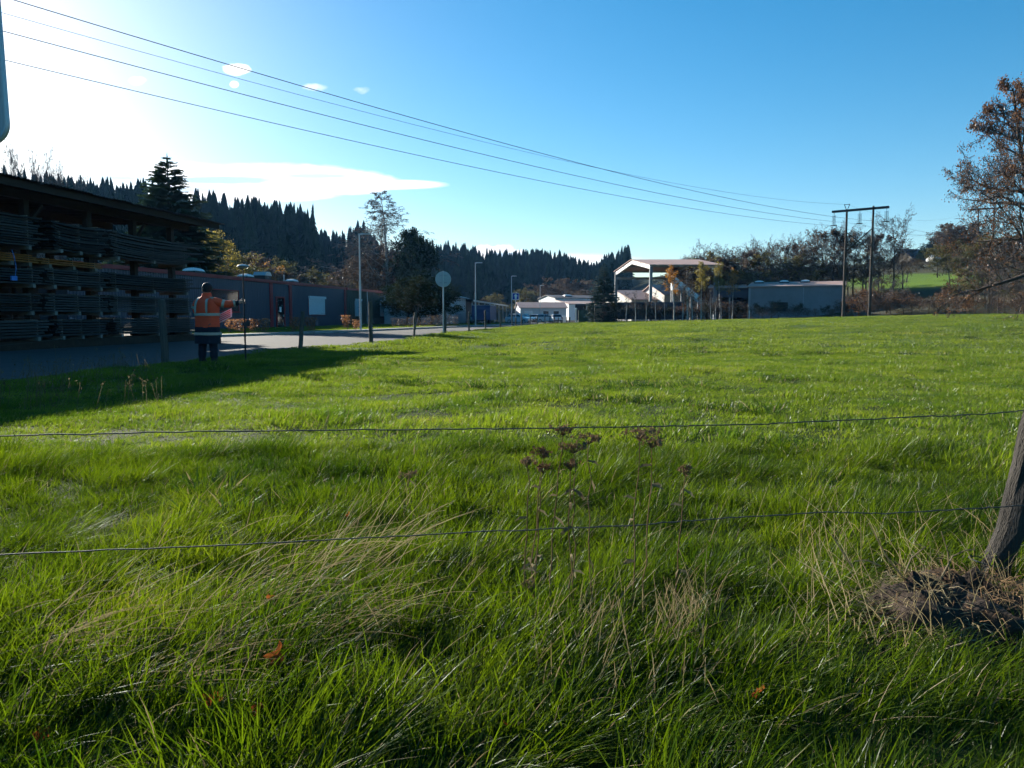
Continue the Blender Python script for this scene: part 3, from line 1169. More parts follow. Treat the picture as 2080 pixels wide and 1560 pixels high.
def make_shed():
    o = thing('timber_shed', 'long dark open-sided timber shed full of stacked planks beside the road', 'shed', SHED, ROAD_ROT)
    X0, X1, DEP, H = -14.0, 13.2, 9.0, 5.25
    rng = random.Random(3)

    def roof_z(y):
        return H + .035 * y
    posts_x = [-13.0, -10.4, -7.6, -5.0, -2.2, .75, 2.75, 5.75, 8.4, 11.0]
    for x in posts_x:
        for y in (.95, 4.7, 8.6):
            b = MB().box(x - .11, x + .11, y - .11, y + .11, -.1, roof_z(y) - .38)
            b.build('post', M['shed_wood'], o)
    for y in (.95, 4.7, 8.6):
        MB().box(X0 + .4, X1 - .9, y - .10, y + .10, roof_z(y) - .38, roof_z(y) - .10).build('beam', M['shed_wood'], o)
    x = X0 + .15
    while x < X1:
        b = MB()
        b.prism([(-.05, H - .12), (DEP + .05, roof_z(DEP) - .12), (DEP + .05, roof_z(DEP) + .04), (-.05, H + .02)], 'x', x - .05, x + .05)
        b.build('rafter', M['shed_wood'], o)
        x += 1.02
    # roof in sheets that overlap, with a ragged eave
    x = X0
    while x < X1:
        w = 1.05
        b = MB()
        x1 = min(x + w, X1 + .15)
        e = rng.uniform(-.10, .05)
        t = rng.uniform(0, .012)
        n = 7
        for i in range(n):
            a, c = x + (x1 - x) * i / n, x + (x1 - x) * (i + 1) / n
            m_ = (a + c) / 2
            za, zb = .045 + t, .085 + t
            b.quad((a, -.35 + e, roof_z(-.35) + za), (m_, -.35 + e, roof_z(-.35) + zb), (m_, DEP + .3, roof_z(DEP) + zb), (a, DEP + .3, roof_z(DEP) + za))
            b.quad((m_, -.35 + e, roof_z(-.35) + zb), (c, -.35 + e, roof_z(-.35) + za), (c, DEP + .3, roof_z(DEP) + za), (m_, DEP + .3, roof_z(DEP) + zb))
        b.build('roof_sheet', M['roof_sheet'], o)
        x += w - .03
    MB().box(X0, X1, -.12, -.06, H - .20, H + .03).build('fascia_board', M['shed_wood'], o)
    # corner braces
    for x in posts_x[::2]:
        MB().bar((x, .95, H - 1.3), (x + .8, .95, H - .42), .10).build('brace', M['shed_wood'], o)
    # boarded back wall
    x = X0
    while x < X1 - .6:
        MB().box(x, x + .38, DEP - .05 + rng.uniform(-.01, .01), DEP, .1, roof_z(DEP) - .4).build('back_board', M['shed_wood'], o)
        x += .44
    # low concrete sleepers that carry the stacks
    MB().box(X0 + .5, X1 - 1.2, .25, 7.2, -.1, .30).build('plinth', M['earth'], o)
    return o


make_shed()


def timber_pack(x0, x1, y0, z0, h, label, board, warp=0.0, proud=0.0, seed=0, thick=.05, gap=.034, group='packs of planks stacked in the timber shed', dep=1.25):
    rng = random.Random(seed)
    base = SHED + ax_ * x0 + ay_ * y0
    o = thing('plank_stack', label, 'plank stack', (base.x, base.y, z0), ROAD_ROT, group)
    L = x1 - x0
    for bx in (.35, L * .5, L - .35):
        MB().box(bx - .06, bx + .06, -.03, dep, -.02, .10).build('bearer', M['bearer'], o)
    z = .105
    k = 0
    inner = MB()
    stick = MB()
    while z + thick < h:
        a, b = rng.uniform(-.12, .15) - (proud if k % 4 == 1 else 0) * 0, L + rng.uniform(-.2, .25) + (proud if rng.random() < .3 else 0)
        th = thick * rng.uniform(.8, 1.15)
        yo = rng.uniform(-.05, .05)
        n = 6
        mb = MB()
        vs = []
        sag = warp * rng.uniform(.6, 1.2)
        for i in range(n + 1):
            t = i / n
            x = a + (b - a) * t
            dz = -sag * 4 * t * (1 - t) + rng.uniform(-.004, .004)
            yf = yo + rng.uniform(-.02, .02)
            vs.append(((x, yf, z + dz), (x, yf + .012, z + dz + th), (x, yf + .26, z + dz + th), (x, yf + .26, z + dz)))
        base_i = 0
        for r in vs:
            mb.v += list(r)
        for i in range(n):
            for j in range(4):
                p, q = i * 4 + j, i * 4 + (j + 1) % 4
                mb.f.append((p, p + 4, q + 4, q))
        mb.f += [(0, 1, 2, 3), (4 * n + 3, 4 * n + 2, 4 * n + 1, 4 * n)]
        mb.build('plank', board, o)
        y = yo + .29
        while y < dep - .2:
            w = rng.uniform(.2, .3)
            inner.box(a + rng.uniform(-.1, .1), b + rng.uniform(-.15, .1), y, y + w, z, z + th)
            y += w + .02
        z += th
        for bx in (.35, L * .5, L - .35):
            stick.box(bx - .02, bx + .02, .03, dep - .05, z + .001, z + gap - .001)
        z += gap
        k += 1
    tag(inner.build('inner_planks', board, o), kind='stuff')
    tag(stick.build('spacers', M['bearer'], o), kind='stuff')
    return o


def fill_shed():
    seed = 100
    cols = [(-13.2, -9.0, 'far left'), (-8.6, -3.9, ''), (-3.4, 2.35, ''), (2.85, 5.55, ''), (5.95, 11.3, '')]
    rows = [(.31, .78, 'on the concrete floor of'), (1.14, .78, 'on the second tier of'), (2.02, .70, 'on the third tier of'), (3.22, 1.12, 'under the roof of')]
    for zi, (z, h, where) in enumerate(rows):
        for ci, (a, b, _) in enumerate(cols):
            r = random.Random(seed)
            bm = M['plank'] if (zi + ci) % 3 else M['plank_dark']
            side = ['behind the weathered post with the barbed wire', 'left of it', 'in the bay by the blue strap', 'in the narrow bay', 'in the bay at the road end'][ci]
            lab = ['weathered grey planks stacked %s the timber shed' % where,
                   'weathered grey planks stacked %s the timber shed' % where,
                   'grey planks %s the timber shed, blue strap bay' % where,
                   'short pack of grey planks %s the timber shed, middle bay' % where,
                   'long ragged pack of grey planks %s the timber shed, open end' % where][ci]
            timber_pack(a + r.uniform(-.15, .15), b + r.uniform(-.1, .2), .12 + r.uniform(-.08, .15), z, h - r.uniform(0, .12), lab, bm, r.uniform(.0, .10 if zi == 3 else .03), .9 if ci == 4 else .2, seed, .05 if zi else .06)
            seed += 1
    # fresh sawn orange boards further in, above the third tier
    for a, b, h in ((-3.0, .5, .42), (.8, 3.0, .42), (3.2, 6.2, .34)):
        timber_pack(a, b, .75, 2.74, h, 'fresh orange sawn boards above the third tier of the timber shed', M['sawn'], 0.0, 0.0, seed, .045, .028, 'fresh sawn boards in the timber shed')
        seed += 1
    # blue strap hanging on the near bay
    p = SHED + ax_ * 1.1 + ay_ * .02
    o = thing('strap', 'bright blue strap hanging from planks in the timber shed', 'strap', (p.x, p.y, 2.2), ROAD_ROT)
    MB().tube([(0, 0, .92), (.06, -.02, .7), (.10, -.03, .4), (.06, -.02, .12)], .012, 5).build('webbing', M['blue_strap'], o)
    MB().box(-.12, .10, -.05, .0, -.02, .12).build('buckle', M['blue_strap'], o)


fill_shed()


# ------------------------------------------------------------------ buildings
def dome_light(parent, x, y, z, s=1.0, m='white_paint'):
    r = MB().box(x - .7 * s, x + .7 * s, y - .55 * s, y + .55 * s, z - .25, z + .22).build('skylight_curb', M['dark_metal'], parent)
    mb = MB()
    n0 = 0
    for i in range(5):
        t = i / 4
        k = math.cos(t * 1.35)
        for sx, sy in ((-1, -1), (1, -1), (1, 1), (-1, 1)):
            mb.v.append((x + sx * .66 * s * k, y + sy * .51 * s * k, z + .225 + .26 * s * math.sin(t * 1.35)))
    for i in range(4):
        for j in range(4):
            a, b = i * 4 + j, i * 4 + (j + 1) % 4
            mb.f.append((a, b, b + 4, a + 4))
    mb.f.append((16, 17, 18, 19))
    mb.build('dome', M[m], r)
    return r


def window(parent, x0, x1, z0, z1, y, frame, pane, shutter=None, name='window'):
    w = MB()
    t = .07
    w.box(x0, x1, y - .05, y + .04, z1 - t, z1).box(x0, x1, y - .05, y + .04, z0, z0 + t).box(x0, x0 + t, y - .05, y + .04, z0 + t, z1 - t).box(x1 - t, x1, y - .05, y + .04, z0 + t, z1 - t)
    o = w.build(name, frame, parent)
    MB().box(x0 + t, x1 - t, y - .012, y + .01, z0 + t, z1 - t).build('pane', pane, o)
    MB().box(x0 - .06, x1 + .06, y - .14, y - .055, z0 - .06, z0 - .005).build('sill', frame, o)
    if shutter:
        bx = MB().box(x0 - .04, x1 + .04, y - .22, y - .055, z1 - .02, z1 + .24).build('shutter_box', shutter, o)
        sh = MB()
        z = z0 + .02
        while z < z1 - .03:
            sh.box(x0 + .02, x1 - .02, y - .085, y - .058, z, z + .075)
            z += .082
        tag(sh.build('shutter', shutter, o), kind='stuff')
    return o


def roadside_workshops():
    rot = math.radians(90 - 9.8)
    org = Vector((-25.1, 61.9, .06))
    K = 1.22
    o = thing('workshop', 'single-storey navy workshop with red posts and red roof edge behind the hedges', 'building', org, rot)
    H = 4.47
    X0, X1 = -14.0, 31.0
    cuts = [(13.36, 15.19, 0, 2.95), (20.7, 24.9, 1.2, 2.95), (2.0, 6.5, 1.4, 3.3)]
    xs = [X0] + [c for k in sorted(cuts) for c in k[:2]] + [X1]
    wall = MB()
    for i in range(0, len(xs), 2):
        wall.corrugated(xs[i], xs[i + 1], 0, H - .28, 0, .30, .035)
    for a, b, z0, z1 in cuts:
        wall.corrugated(a, b, z1, H - .28, 0, .30, .035)
        if z0 > 0:
            wall.corrugated(a, b, 0, z0, 0, .30, .035)
    wall.build('wall', M['navy'], o)
    MB().box(X0, X1, .06, 9, 0, H - .3).build('core', M['dark_inside'], o)
    MB().box(X0 - .1, X1 + .0, -.16, .05, H - .28, H).build('roof_edge', M['red'], o)
    MB().box(X0, X1, .052, 9.2, H - .28, H - .06).build('roof', M['slate_roof'], o)
    for x in (12.35, 16.4, 30.8):
        MB().box(x - .27, x + .27, -.13, -.04, 0, H - .285).build('post', M['red'], o)
    # entrance
    d = MB().box(13.36, 13.52, -.1, .05, 0, 2.95).box(15.03, 15.19, -.1, .05, 0, 2.95).box(13.52, 15.03, -.1, .05, 2.79, 2.95).build('door', M['red'], o)
    MB().box(13.52, 15.03, -.02, .02, .05, 2.79).build('pane', M['glass'], d)
    MB().box(14.1, 14.5, -.032, -.024, 1.45, 1.95).build('notice', M['paper'], d)
    MB().box(14.85, 14.97, -.08, -.024, 1.0, 1.2).build('handle', M['galva'], d)
    window(o, 20.7, 24.9, 1.2, 2.95, 0, M['red'], M['dark_inside'], M['shutter'])
    window(o, 2.0, 6.5, 1.4, 3.3, 0, M['red'], M['glass'])
    for x, y, s in ((1.5, 1.1, 1.1), (10.2, 1.3, 1.0), (19.9, 1.4, .9)):
        dome_light(o, x, y, H, s)
    v = MB().box(13.3, 14.6, 1.0, 2.2, H - .1, H + .5).build('vent', M['dark_metal'], o)
    MB().prism([(13.25, H + .5), (14.65, H + .5), (14.3, H + .86), (13.6, H + .86)], 'y', .95, 2.25).build('vent_cap', M['galva'], v)
    MB().tube([(17.3, 1.0, H - .1), (17.3, 1.0, H + .75)], .06, 8).build('flue', M['galva'], o)
    # second unit, timber clad
    o2 = thing('workshop', 'brown timber-clad workshop with narrow white shutters next to the navy one', 'building', org, rot)
    X0, X1 = 31.12, 51.0
    cuts = [(34.1, 36.0, 1.1, 2.95), (43.2, 45.1, 1.1, 2.95)]
    xs = [X0] + [c for k in cuts for c in k[:2]] + [X1]
    wall = MB()
    rng = random.Random(5)
    x = X0
    k = 0
    while x < X1 - .1:
        w = .30
        hole = [c for c in cuts if x + w > c[0] and x < c[1]]
        dy = rng.uniform(-.02, .01) - (.03 if k % 2 else 0)
        if hole:
            b = MB().box(x, x + w - .02, dy, .05, 0, hole[0][2])
            b.box(x, x + w - .02, dy, .05, hole[0][3], H - .3)
        else:
            b = MB().box(x, x + w - .02, dy, .05, 0, H - .3)
        b.build('cladding_board', M['timber_clad'], o2)
        x += w
        k += 1
    MB().box(X0, X1, .06, 9, 0, H - .32).build('core', M['dark_inside'], o2)
    MB().box(X0, X1 + .2, -.22, .05, H - .3, H - .02).build('roof_edge', M['red'], o2)
    MB().box(X0, X1 + .2, .052, 9.2, H - .3, H - .06).build('roof', M['slate_roof'], o2)
    for a, b, z0, z1 in cuts:
        window(o2, a, b, z0, z1, .0, M['shutter'], M['dark_inside'], M['shutter'])
    for x in (38.1, 46.6):
        MB().tube([(x, -.12, .1), (x, -.12, H - .3)], .06, 8).build('downpipe', M['galva'], o2)


roadside_workshops()


def far_left_building():
    rot = math.radians(90 - 5.0)
    org = Vector((-8.0, 100, .06))
    o = thing('warehouse', 'pale grey low warehouse with dark open canopy beyond the brown hedge', 'building', org, rot)
    c, s = math.cos(rot), math.sin(rot)
    # gable end facing the camera is the local plane x = 0 ; y runs left
    MB().prism([(0, 0), (8.6, 0), (8.6, 3.6), (4.3, 4.7), (0, 3.6)], 'x', 0, 14).build('wall', M['warehouse'], o)
    MB().box(-.06, -.004, .35, 2.2, 0, 2.7).build('door', M['steel_grey'], o)
    MB().box(-.10, -.064, .2, 2.35, 2.7, 2.86).build('lintel', M['white_paint'], o)
    r = MB()
    r.quad((-.3, -.5, 3.62), (16, -.5, 3.62), (16, 4.3, 4.85), (-.3, 4.3, 4.85)).quad((-.3, 4.3, 4.85), (16, 4.3, 4.85), (16, 9.1, 3.62), (-.3, 9.1, 3.62))
    r.build('roof', M['pale_grey'], o)
    v = MB().box(3.4, 4.6, 1.6, 2.6, 4.1, 4.75).build('vent', M['steel_grey'], o)
    MB().box(3.1, 4.9, 1.4, 2.8, 4.75, 4.85).build('vent_cap', M['pale_grey'], v)
    # long canopy
    can = MB().prism([(-1.0, 3.35), (7.5, 4.1), (7.5, 4.25), (-1.0, 3.5)], 'x', 14.2, 70)
    can.build('canopy', M['slate_roof'], o)
    MB().box(14.2, 70, -1.1, -1.02, 3.2, 3.46).build('canopy_edge', M['steel_grey'], o)
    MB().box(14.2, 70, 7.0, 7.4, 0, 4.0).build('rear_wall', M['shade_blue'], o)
    for i in range(8):
        MB().box(15 + i * 7.6, 15.2 + i * 7.6, -.9, -.7, 0, 3.32).build('column', M['steel_grey'], o)
    # navy box trailer
    t = thing('trailer', 'navy blue box trailer parked in front of the dark canopy', 'trailer', (-2.9, 103, 0), math.radians(86))
    MB().box(0, 9.0, 0, 2.45, .62, 2.55).build('box_body', M['tarp_blue'], t)
    MB().box(-.03, 9.03, -.03, 2.48, 2.552, 2.62).build('top_rail', M['steel_grey'], t)
    MB().box(.2, 8.8, .5, 1.95, .42, .615).build('chassis', M['dark_metal'], t)
    for y in (.3, 2.1):
        for x in (1.4, 2.5):
            MB().tube([(x, y - .12, .45), (x, y + .12, .45)], .45, 14).build('wheel', M['rubber'], t)


far_left_building()


def gable_hall(o, X0, X1, W, H, R, wall, roof, t=.12, over=.3):
    """long axis local x, gable end at x = X0, width along y"""
    MB().prism([(0, 0), (W, 0), (W, H), (W / 2, R), (0, H)], 'x', X0, X1).build('wall', wall, o)
    dz = (R - H) / (W / 2) * over
    rf = MB()
    rf.prism([(-over, H - dz + .004), (W / 2, R + .004), (W / 2, R + t), (-over, H - dz + t)], 'x', X0 - over, X1 + over)
    rf.prism([(W / 2 + .002, R + .004), (W + over, H - dz + .004), (W + over, H - dz + t), (W / 2 + .002, R + t)], 'x', X0 - over, X1 + over)
    return rf.build('roof', roof, o)


def far_halls():
    # tall white hall with lean-to: gable looks at the road
    ang = math.atan2(3.3, 10.0)
    o = thing('hall', 'tall white industrial hall with dark roof and pink lean-to at the end of the road', 'building', (9.5, 170, .3), ang)
    gable_hall(o, 0, 30, 10.5, 4.8, 5.5, M['white_paint'], M['slate_roof'])
    MB().box(-.08, -.004, 3.2, 5.6, 0, 2.6).build('door', M['steel_grey'], o)
    MB().box(-.5, -.01, 1.8, 6.0, 2.75, 2.86).build('awning', M['steel_grey'], o)
    for x in (4, 12, 20):
        dome_light(o, x, 3.0, 5.15, 1.3)
    l = MB().prism([(-7.5, 0), (0, 0), (0, 4.35), (-7.5, 3.4)], 'x', .05, 1.5)
    l.build('lean_to_wall', M['white_paint'], o)
    MB().prism([(-7.9, 3.36), (-.01, 4.36), (-.01, 4.46), (-7.9, 3.46)], 'x', -.1, 30).build('lean_to_roof', M['pink_roof'], o)
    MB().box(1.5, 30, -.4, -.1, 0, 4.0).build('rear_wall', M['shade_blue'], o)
    for i in range(5):
        MB().box(4 + i * 6, 4.25 + i * 6, -7.4, -7.15, 0, 3.38).build('column', M['steel_grey'], o)
    # low annexe in front
    o = thing('annexe', 'low blue-grey annexe with pink roof in front of the tall white hall', 'building', (1.6, 150, .2), math.radians(6))
    gable_hall(o, 0, 9.0, 8.0, 2.55, 3.6, M['pale_grey'], M['pink_roof'])
    MB().box(.8, 2.4, -.05, -.004, 0, 2.0).build('door', M['white_paint'], o)
    for x in (4.4, 6.4):
        window(o, x, x + 1.2, 1.0, 2.0, -.01, M['white_paint'], M['glass'])
    # steel canopy beyond the birches
    z0 = gz(18.7, 105)
    o = thing('steel_canopy', 'tall open steel canopy with pale pink roof behind the young birches', 'canopy', (18.7, 105, z0), 0)
    HH = 7.85 - z0
    RR = 9.05 - z0
    back = Vector((-2.6, 15.5, 0))
    Lc = 8.7

    def pt(x, f, z):
        return Vector((x, 0, 0)) + back * f + Vector((0, 0, z))
    for x in (0, Lc):
        for f in (0, 1):
            p = pt(x, f, 0)
            MB().box(p.x - .19, p.x + .19, p.y - .19, p.y + .19, -.2, HH - .1).build('leg', M['steel_dark'], o)
        MB().bar(pt(x, 0, HH - .15), pt(x, .5, RR - .15), .22, .5).build('frame_beam', M['white_paint'], o)
        MB().bar(pt(x, .5, RR - .15), pt(x, 1, HH - .15), .22, .5).build('frame_beam', M['white_paint'], o)
    for f in (0, .25, .75, 1):
        zz = HH + (RR - HH) * (1 - abs(f - .5) * 2) + .07
        MB().bar(pt(-.2, f, zz), pt(Lc + .6, f, zz), .14, .2).build('purlin', M['steel_grey'], o)
    MB().bar(pt(0, .99, HH - .9), pt(Lc, .99, HH - .9), .2, .35).build('tie_beam', M['steel_grey'], o)
    n = 9
    for i in range(n):
        a, b = -.3 + (Lc + 1.2) * i / n, -.3 + (Lc + 1.2) * (i + 1) / n - .03
        for f0, f1 in ((-.03, .5), (.503, 1.03)):
            q = []
            for f in (f0, f1):
                zz = HH + (RR - HH) * (1 - abs(f - .5) * 2) + .19
                q.append((pt(a, f, zz), pt(b, f, zz)))
            mb = MB()
            up = Vector((0, 0, .05))
            mb.quad(q[0][0], q[0][1], q[1][1], q[1][0]).quad(q[0][0] + up, q[1][0] + up, q[1][1] + up, q[0][1] + up)
            mb.quad(q[0][0], q[0][0] + up, q[0][1] + up, q[0][1]).quad(q[0][0], q[1][0], q[1][0] + up, q[0][0] + up).quad(q[0][1], q[0][1] + up, q[1][1] + up, q[1][1])
            mb.build('roof_sheet', M['pink_roof'], o)
    # small white houses seen through the canopy
    for x, y, w, h, rr, lab in ((19.2, 125, 12.5, 4.4, 6.0, 'small whitewashed store with pink roof seen between the canopy legs'),
                                (24.3, 124, 10.0, 5.0, 6.7, 'taller whitewashed store with pink roof just right of the wider one')):
        bd = thing('store', lab, 'building', (x, y, gz(x, y) - .1), math.radians(15))
        gable_hall(bd, 0, 9, w, h - .9, rr - .9, M['render_white'], M['pink_roof'])
        MB().box(-.06, -.004, w * .12, w * .3, 0, 2.2).build('door', M['shade_blue'], bd)
        MB().box(-.06, -.004, w * .6, w * .78, 1.2, 2.2).build('window', M['glass'], bd)
    # sorting conveyor: a white slope coming down to the right
    a, e = at(1366, 563, 103), at(1420, 606, 101)
    g = gz(a.x, a.y)
    o = thing('conveyor', 'white sloping conveyor coming down beside the steel canopy', 'conveyor', (a.x, a.y, g), 0)
    d = e - a
    pa, pe = Vector((0, 0, a.z - g)), Vector((d.x, d.y, e.z - g))
    n = 4
    for i in range(n):
        s, t = pa.lerp(pe, i / n + .01), pa.lerp(pe, (i + .82) / n)
        MB().bar(s, t, .5, .45).build('cover_panel', M['white_paint'], o)
    MB().bar(pa + Vector((0, 0, -.5)), pe + Vector((0, 0, -.5)), .35, .25).build('frame_beam', M['steel_grey'], o)
    MB().box(-.1, .75, -.4, .5, a.z - g - 1.7, a.z - g - .45).build('drive_housing', M['white_paint'], o)
    for f in (.03, .35, .7, .97):
        p = pa.lerp(pe, f)
        MB().box(p.x - .09, p.x + .09, p.y - .09, p.y + .09, -.2, p.z - .6).build('leg', M['steel_dark'], o)
    # low hall at the far edge of the field
    p0, p1 = Vector((31.8, 104.6, 0)), Vector((42.6, 100.0, 0))
    zb = .55
    o = thing('hall', 'low grey hall with pinkish roof behind the far edge of the field', 'building', (p0.x, p0.y, zb), math.atan2(p1.y - p0.y, p1.x - p0.x))
    Lh = (p1 - p0).length
    gable_hall(o, 0, Lh, 12, 4.45, 5.2, M['render_wall'], M['pink_roof'], .14, .25)
    MB().box(3.2, 5.0, -.05, -.004, 1.2, 2.4).build('window', M['glass'], o)
    MB().box(-.02, .25, -.06, -.004, 0, 4.3).build('corner_trim', M['steel_grey'], o)
    MB().tube([(6.9, -.1, 0), (6.9, -.1, 4.3)], .07, 6).build('downpipe', M['steel_grey'], o)
    for x in (.9, 4.2, 6.9):
        dome_light(o, x, 4.6, 5.05, .9)
    # its navy wing on the left
    o = thing('annexe', 'dark navy open-fronted wing at the left of the low grey hall', 'building', (27.2, 106.5, zb), math.radians(-16))
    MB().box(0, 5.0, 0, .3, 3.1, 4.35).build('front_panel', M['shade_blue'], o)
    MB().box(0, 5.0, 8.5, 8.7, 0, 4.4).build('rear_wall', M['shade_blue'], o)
    MB().box(-.2, .0, 0, 8.7, 0, 4.3).build('side_wall', M['shade_blue'], o)
    MB().prism([(-.3, 4.36), (9, 5.1), (9, 5.24), (-.3, 4.5)], 'x', -.4, 4.75).build('roof', M['pink_roof'], o)
    for x in (.15, 2.4):
        MB().box(x, x + .2, .05, .25, 0, 3.1).build('column', M['steel_grey'], o)
    # farmhouse high on the right-hand slope
    p = at(1884, 492, 190)
    zg = gz(p.x, p.y)
    o = thing('farmhouse', 'grey house with dark pitched roof by the evergreens on the hillside', 'building', (p.x - 1, p.y + 4, zg - 3.2), math.radians(20))
    gable_hall(o, 0, 9, 7.5, 4.0, 6.8, M['timber_clad'], M['slate_roof'])
    MB().box(2, 3, -.05, -.004, 1.2, 2.6).build('window', M['glass'], o)
    MB().box(5.4, 6.4, -.05, -.004, .2, 2.4).build('door', M['white_paint'], o)


far_halls()


# ------------------------------------------------------------------ woods
def visible_ridge_points(pts, D, foot, n, seed, u0, u1, keep=lambda u, t, x, y: True, tmin=.0, tmax=1.12):
    rs = np.random.RandomState(seed)
    out = []
    while len(out) < n:
        u = rs.uniform(u0, u1)
        t = tmin + (tmax - tmin) * math.sqrt(rs.rand())
        rr = math.hypot(u - 1040, F) / F
        R = (foot + (D - foot) * t)
        a = (u - 1040) / F
        # R is measured straight ahead, so the ridge runs across the view
        x, y = a * R, R
        if not keep(u, t, x, y):
            continue
        out.append((x, y, t))
    return out


def forests():
    lod = [far_conifer(200 + i, 17, R, 12 + i, 'spruce_tree', M['conifer']) for i, R in enumerate((2.7, 3.1, 2.4, 3.5, 2.1))]
    lod.append(far_conifer(210, 14, 3.9, 8, 'spruce_tree', M['conifer']))
    rs = np.random.RandomState(8)

    def keepA(u, t, x, y):
        return ridge(u, RA) < 600 and (t > .32 + .25 * (u > 420) * (1 - abs(u - 560) / 300) or rs.rand() < .15)

    def keepB(u, t, x, y):
        if 702 < u < 748 and t > .86:
            return False
        return ridge(u, RB) < 622 and t > .15 and not (1000 < u < 1175 and t < .42) and u < 1285
    A = visible_ridge_points(RA, DA, 150., 1500, 1, -420, 655, keepA)
    B = visible_ridge_points(RB, DB, 230., 2100, 2, 520, 1420, keepB)
    pts = np.array(A + B)
    top = pts[:, 2] > .86
    uu = 1040 + F * pts[:, 0] / pts[:, 1]
    nA = len(A)
    idx = np.arange(len(pts))
    sel = list(idx[top & (idx < nA) & (uu > 60) & (uu < 650)][:130]) + list(idx[top & (idx >= nA) & (uu > 630) & (uu < 1260)][:130])
    z = terrain(pts[:, 0], pts[:, 1]) - .4
    seli = set(sel)
    rng = random.Random(9)
    labs = [('dark spruce on the crest of the near wooded hill', 'spruces on the crest of the near hill'),
            ('dark spruce on the skyline of the more distant wooded ridge', 'spruces on the far ridge')]
    for i in sel:
        x, y, t = pts[i]
        near = i < len(A)
        s = rng.uniform(.72, 1.12)
        if near:
            l, g = labs[0]
        else:
            l, g = labs[1]
        o = mesh_obj('spruce_tree', lod[rng.choice((0, 0, 1, 2, 3, 4, 4, 5))], None, (x, y, z[i]), (0, 0, rng.uniform(0, 6.28)))
        o.scale = (s * rng.uniform(.85, 1.15), s * rng.uniform(.85, 1.15), s)
        tag(o, l, 'tree', g)
    rest = np.array([i for i in range(len(pts)) if i not in seli])
    P = np.stack([pts[rest, 0], pts[rest, 1], z[rest]], 1)
    n = len(rest)
    sc = NPR.uniform(.65, 1.1, n)
    rot = np.stack([NPR.normal(0, .03, n), NPR.normal(0, .03, n), NPR.uniform(0, 6.28, n)], 1)
    w = NPR.uniform(.85, 1.2, n) * sc
    scatter('forest', lod, P, rot, np.stack([w, w, sc], 1), NPR.choice([0, 0, 1, 2, 3, 4, 4, 5], n), 'dark conifer forest covering the hills behind the buildings', 'forest')


forests()

BROAD = [tree_parts(300 + i, 12, .17, dict(P_BROAD, n=[15 + i, 8, 7, 5]), (M['bark'], M['twig' if i % 2 else 'twig_grey'])) for i in range(3)]
OLIVE = [tree_parts(310 + i, 9, .14, dict(P_BROAD, n=[14, 7, 6, 4], leafp=.8, leaves=2, ls=.125), (M['bark'], M['twig_olive'], M[k]), True)
         for i, k in enumerate(('leaf_olive', 'leaf_brown', 'leaf_yellow', 'leaf_orange'))]
SHRUB = [tree_parts(320 + i, 3.2, .05, dict(P_SHRUB, leafp=lp), (M['bark'], M['twig' if i else 'twig_olive'], M[k]), True)
         for i, (k, lp) in enumerate((('leaf_rust', .35), ('leaf_brown', .5), ('hedge_green', .9)))]


def tree_at(name, parts, u, v_top, Y, h0, label, cat, group=None, wide=1.0, seed=0, zoff=0.0):
    """stand a tree Y metres ahead under photo column u, tall enough to reach row v_top"""
    p = at(u, v_top, Y)
    z = gz(p.x, p.y)
    s = (p.z - z) / h0
    o = put_tree(name, parts, label, cat, (p.x, p.y, z + zoff), s, random.Random(seed * 7 + int(u)).uniform(0, 6.28), group, s * wide)
    return o


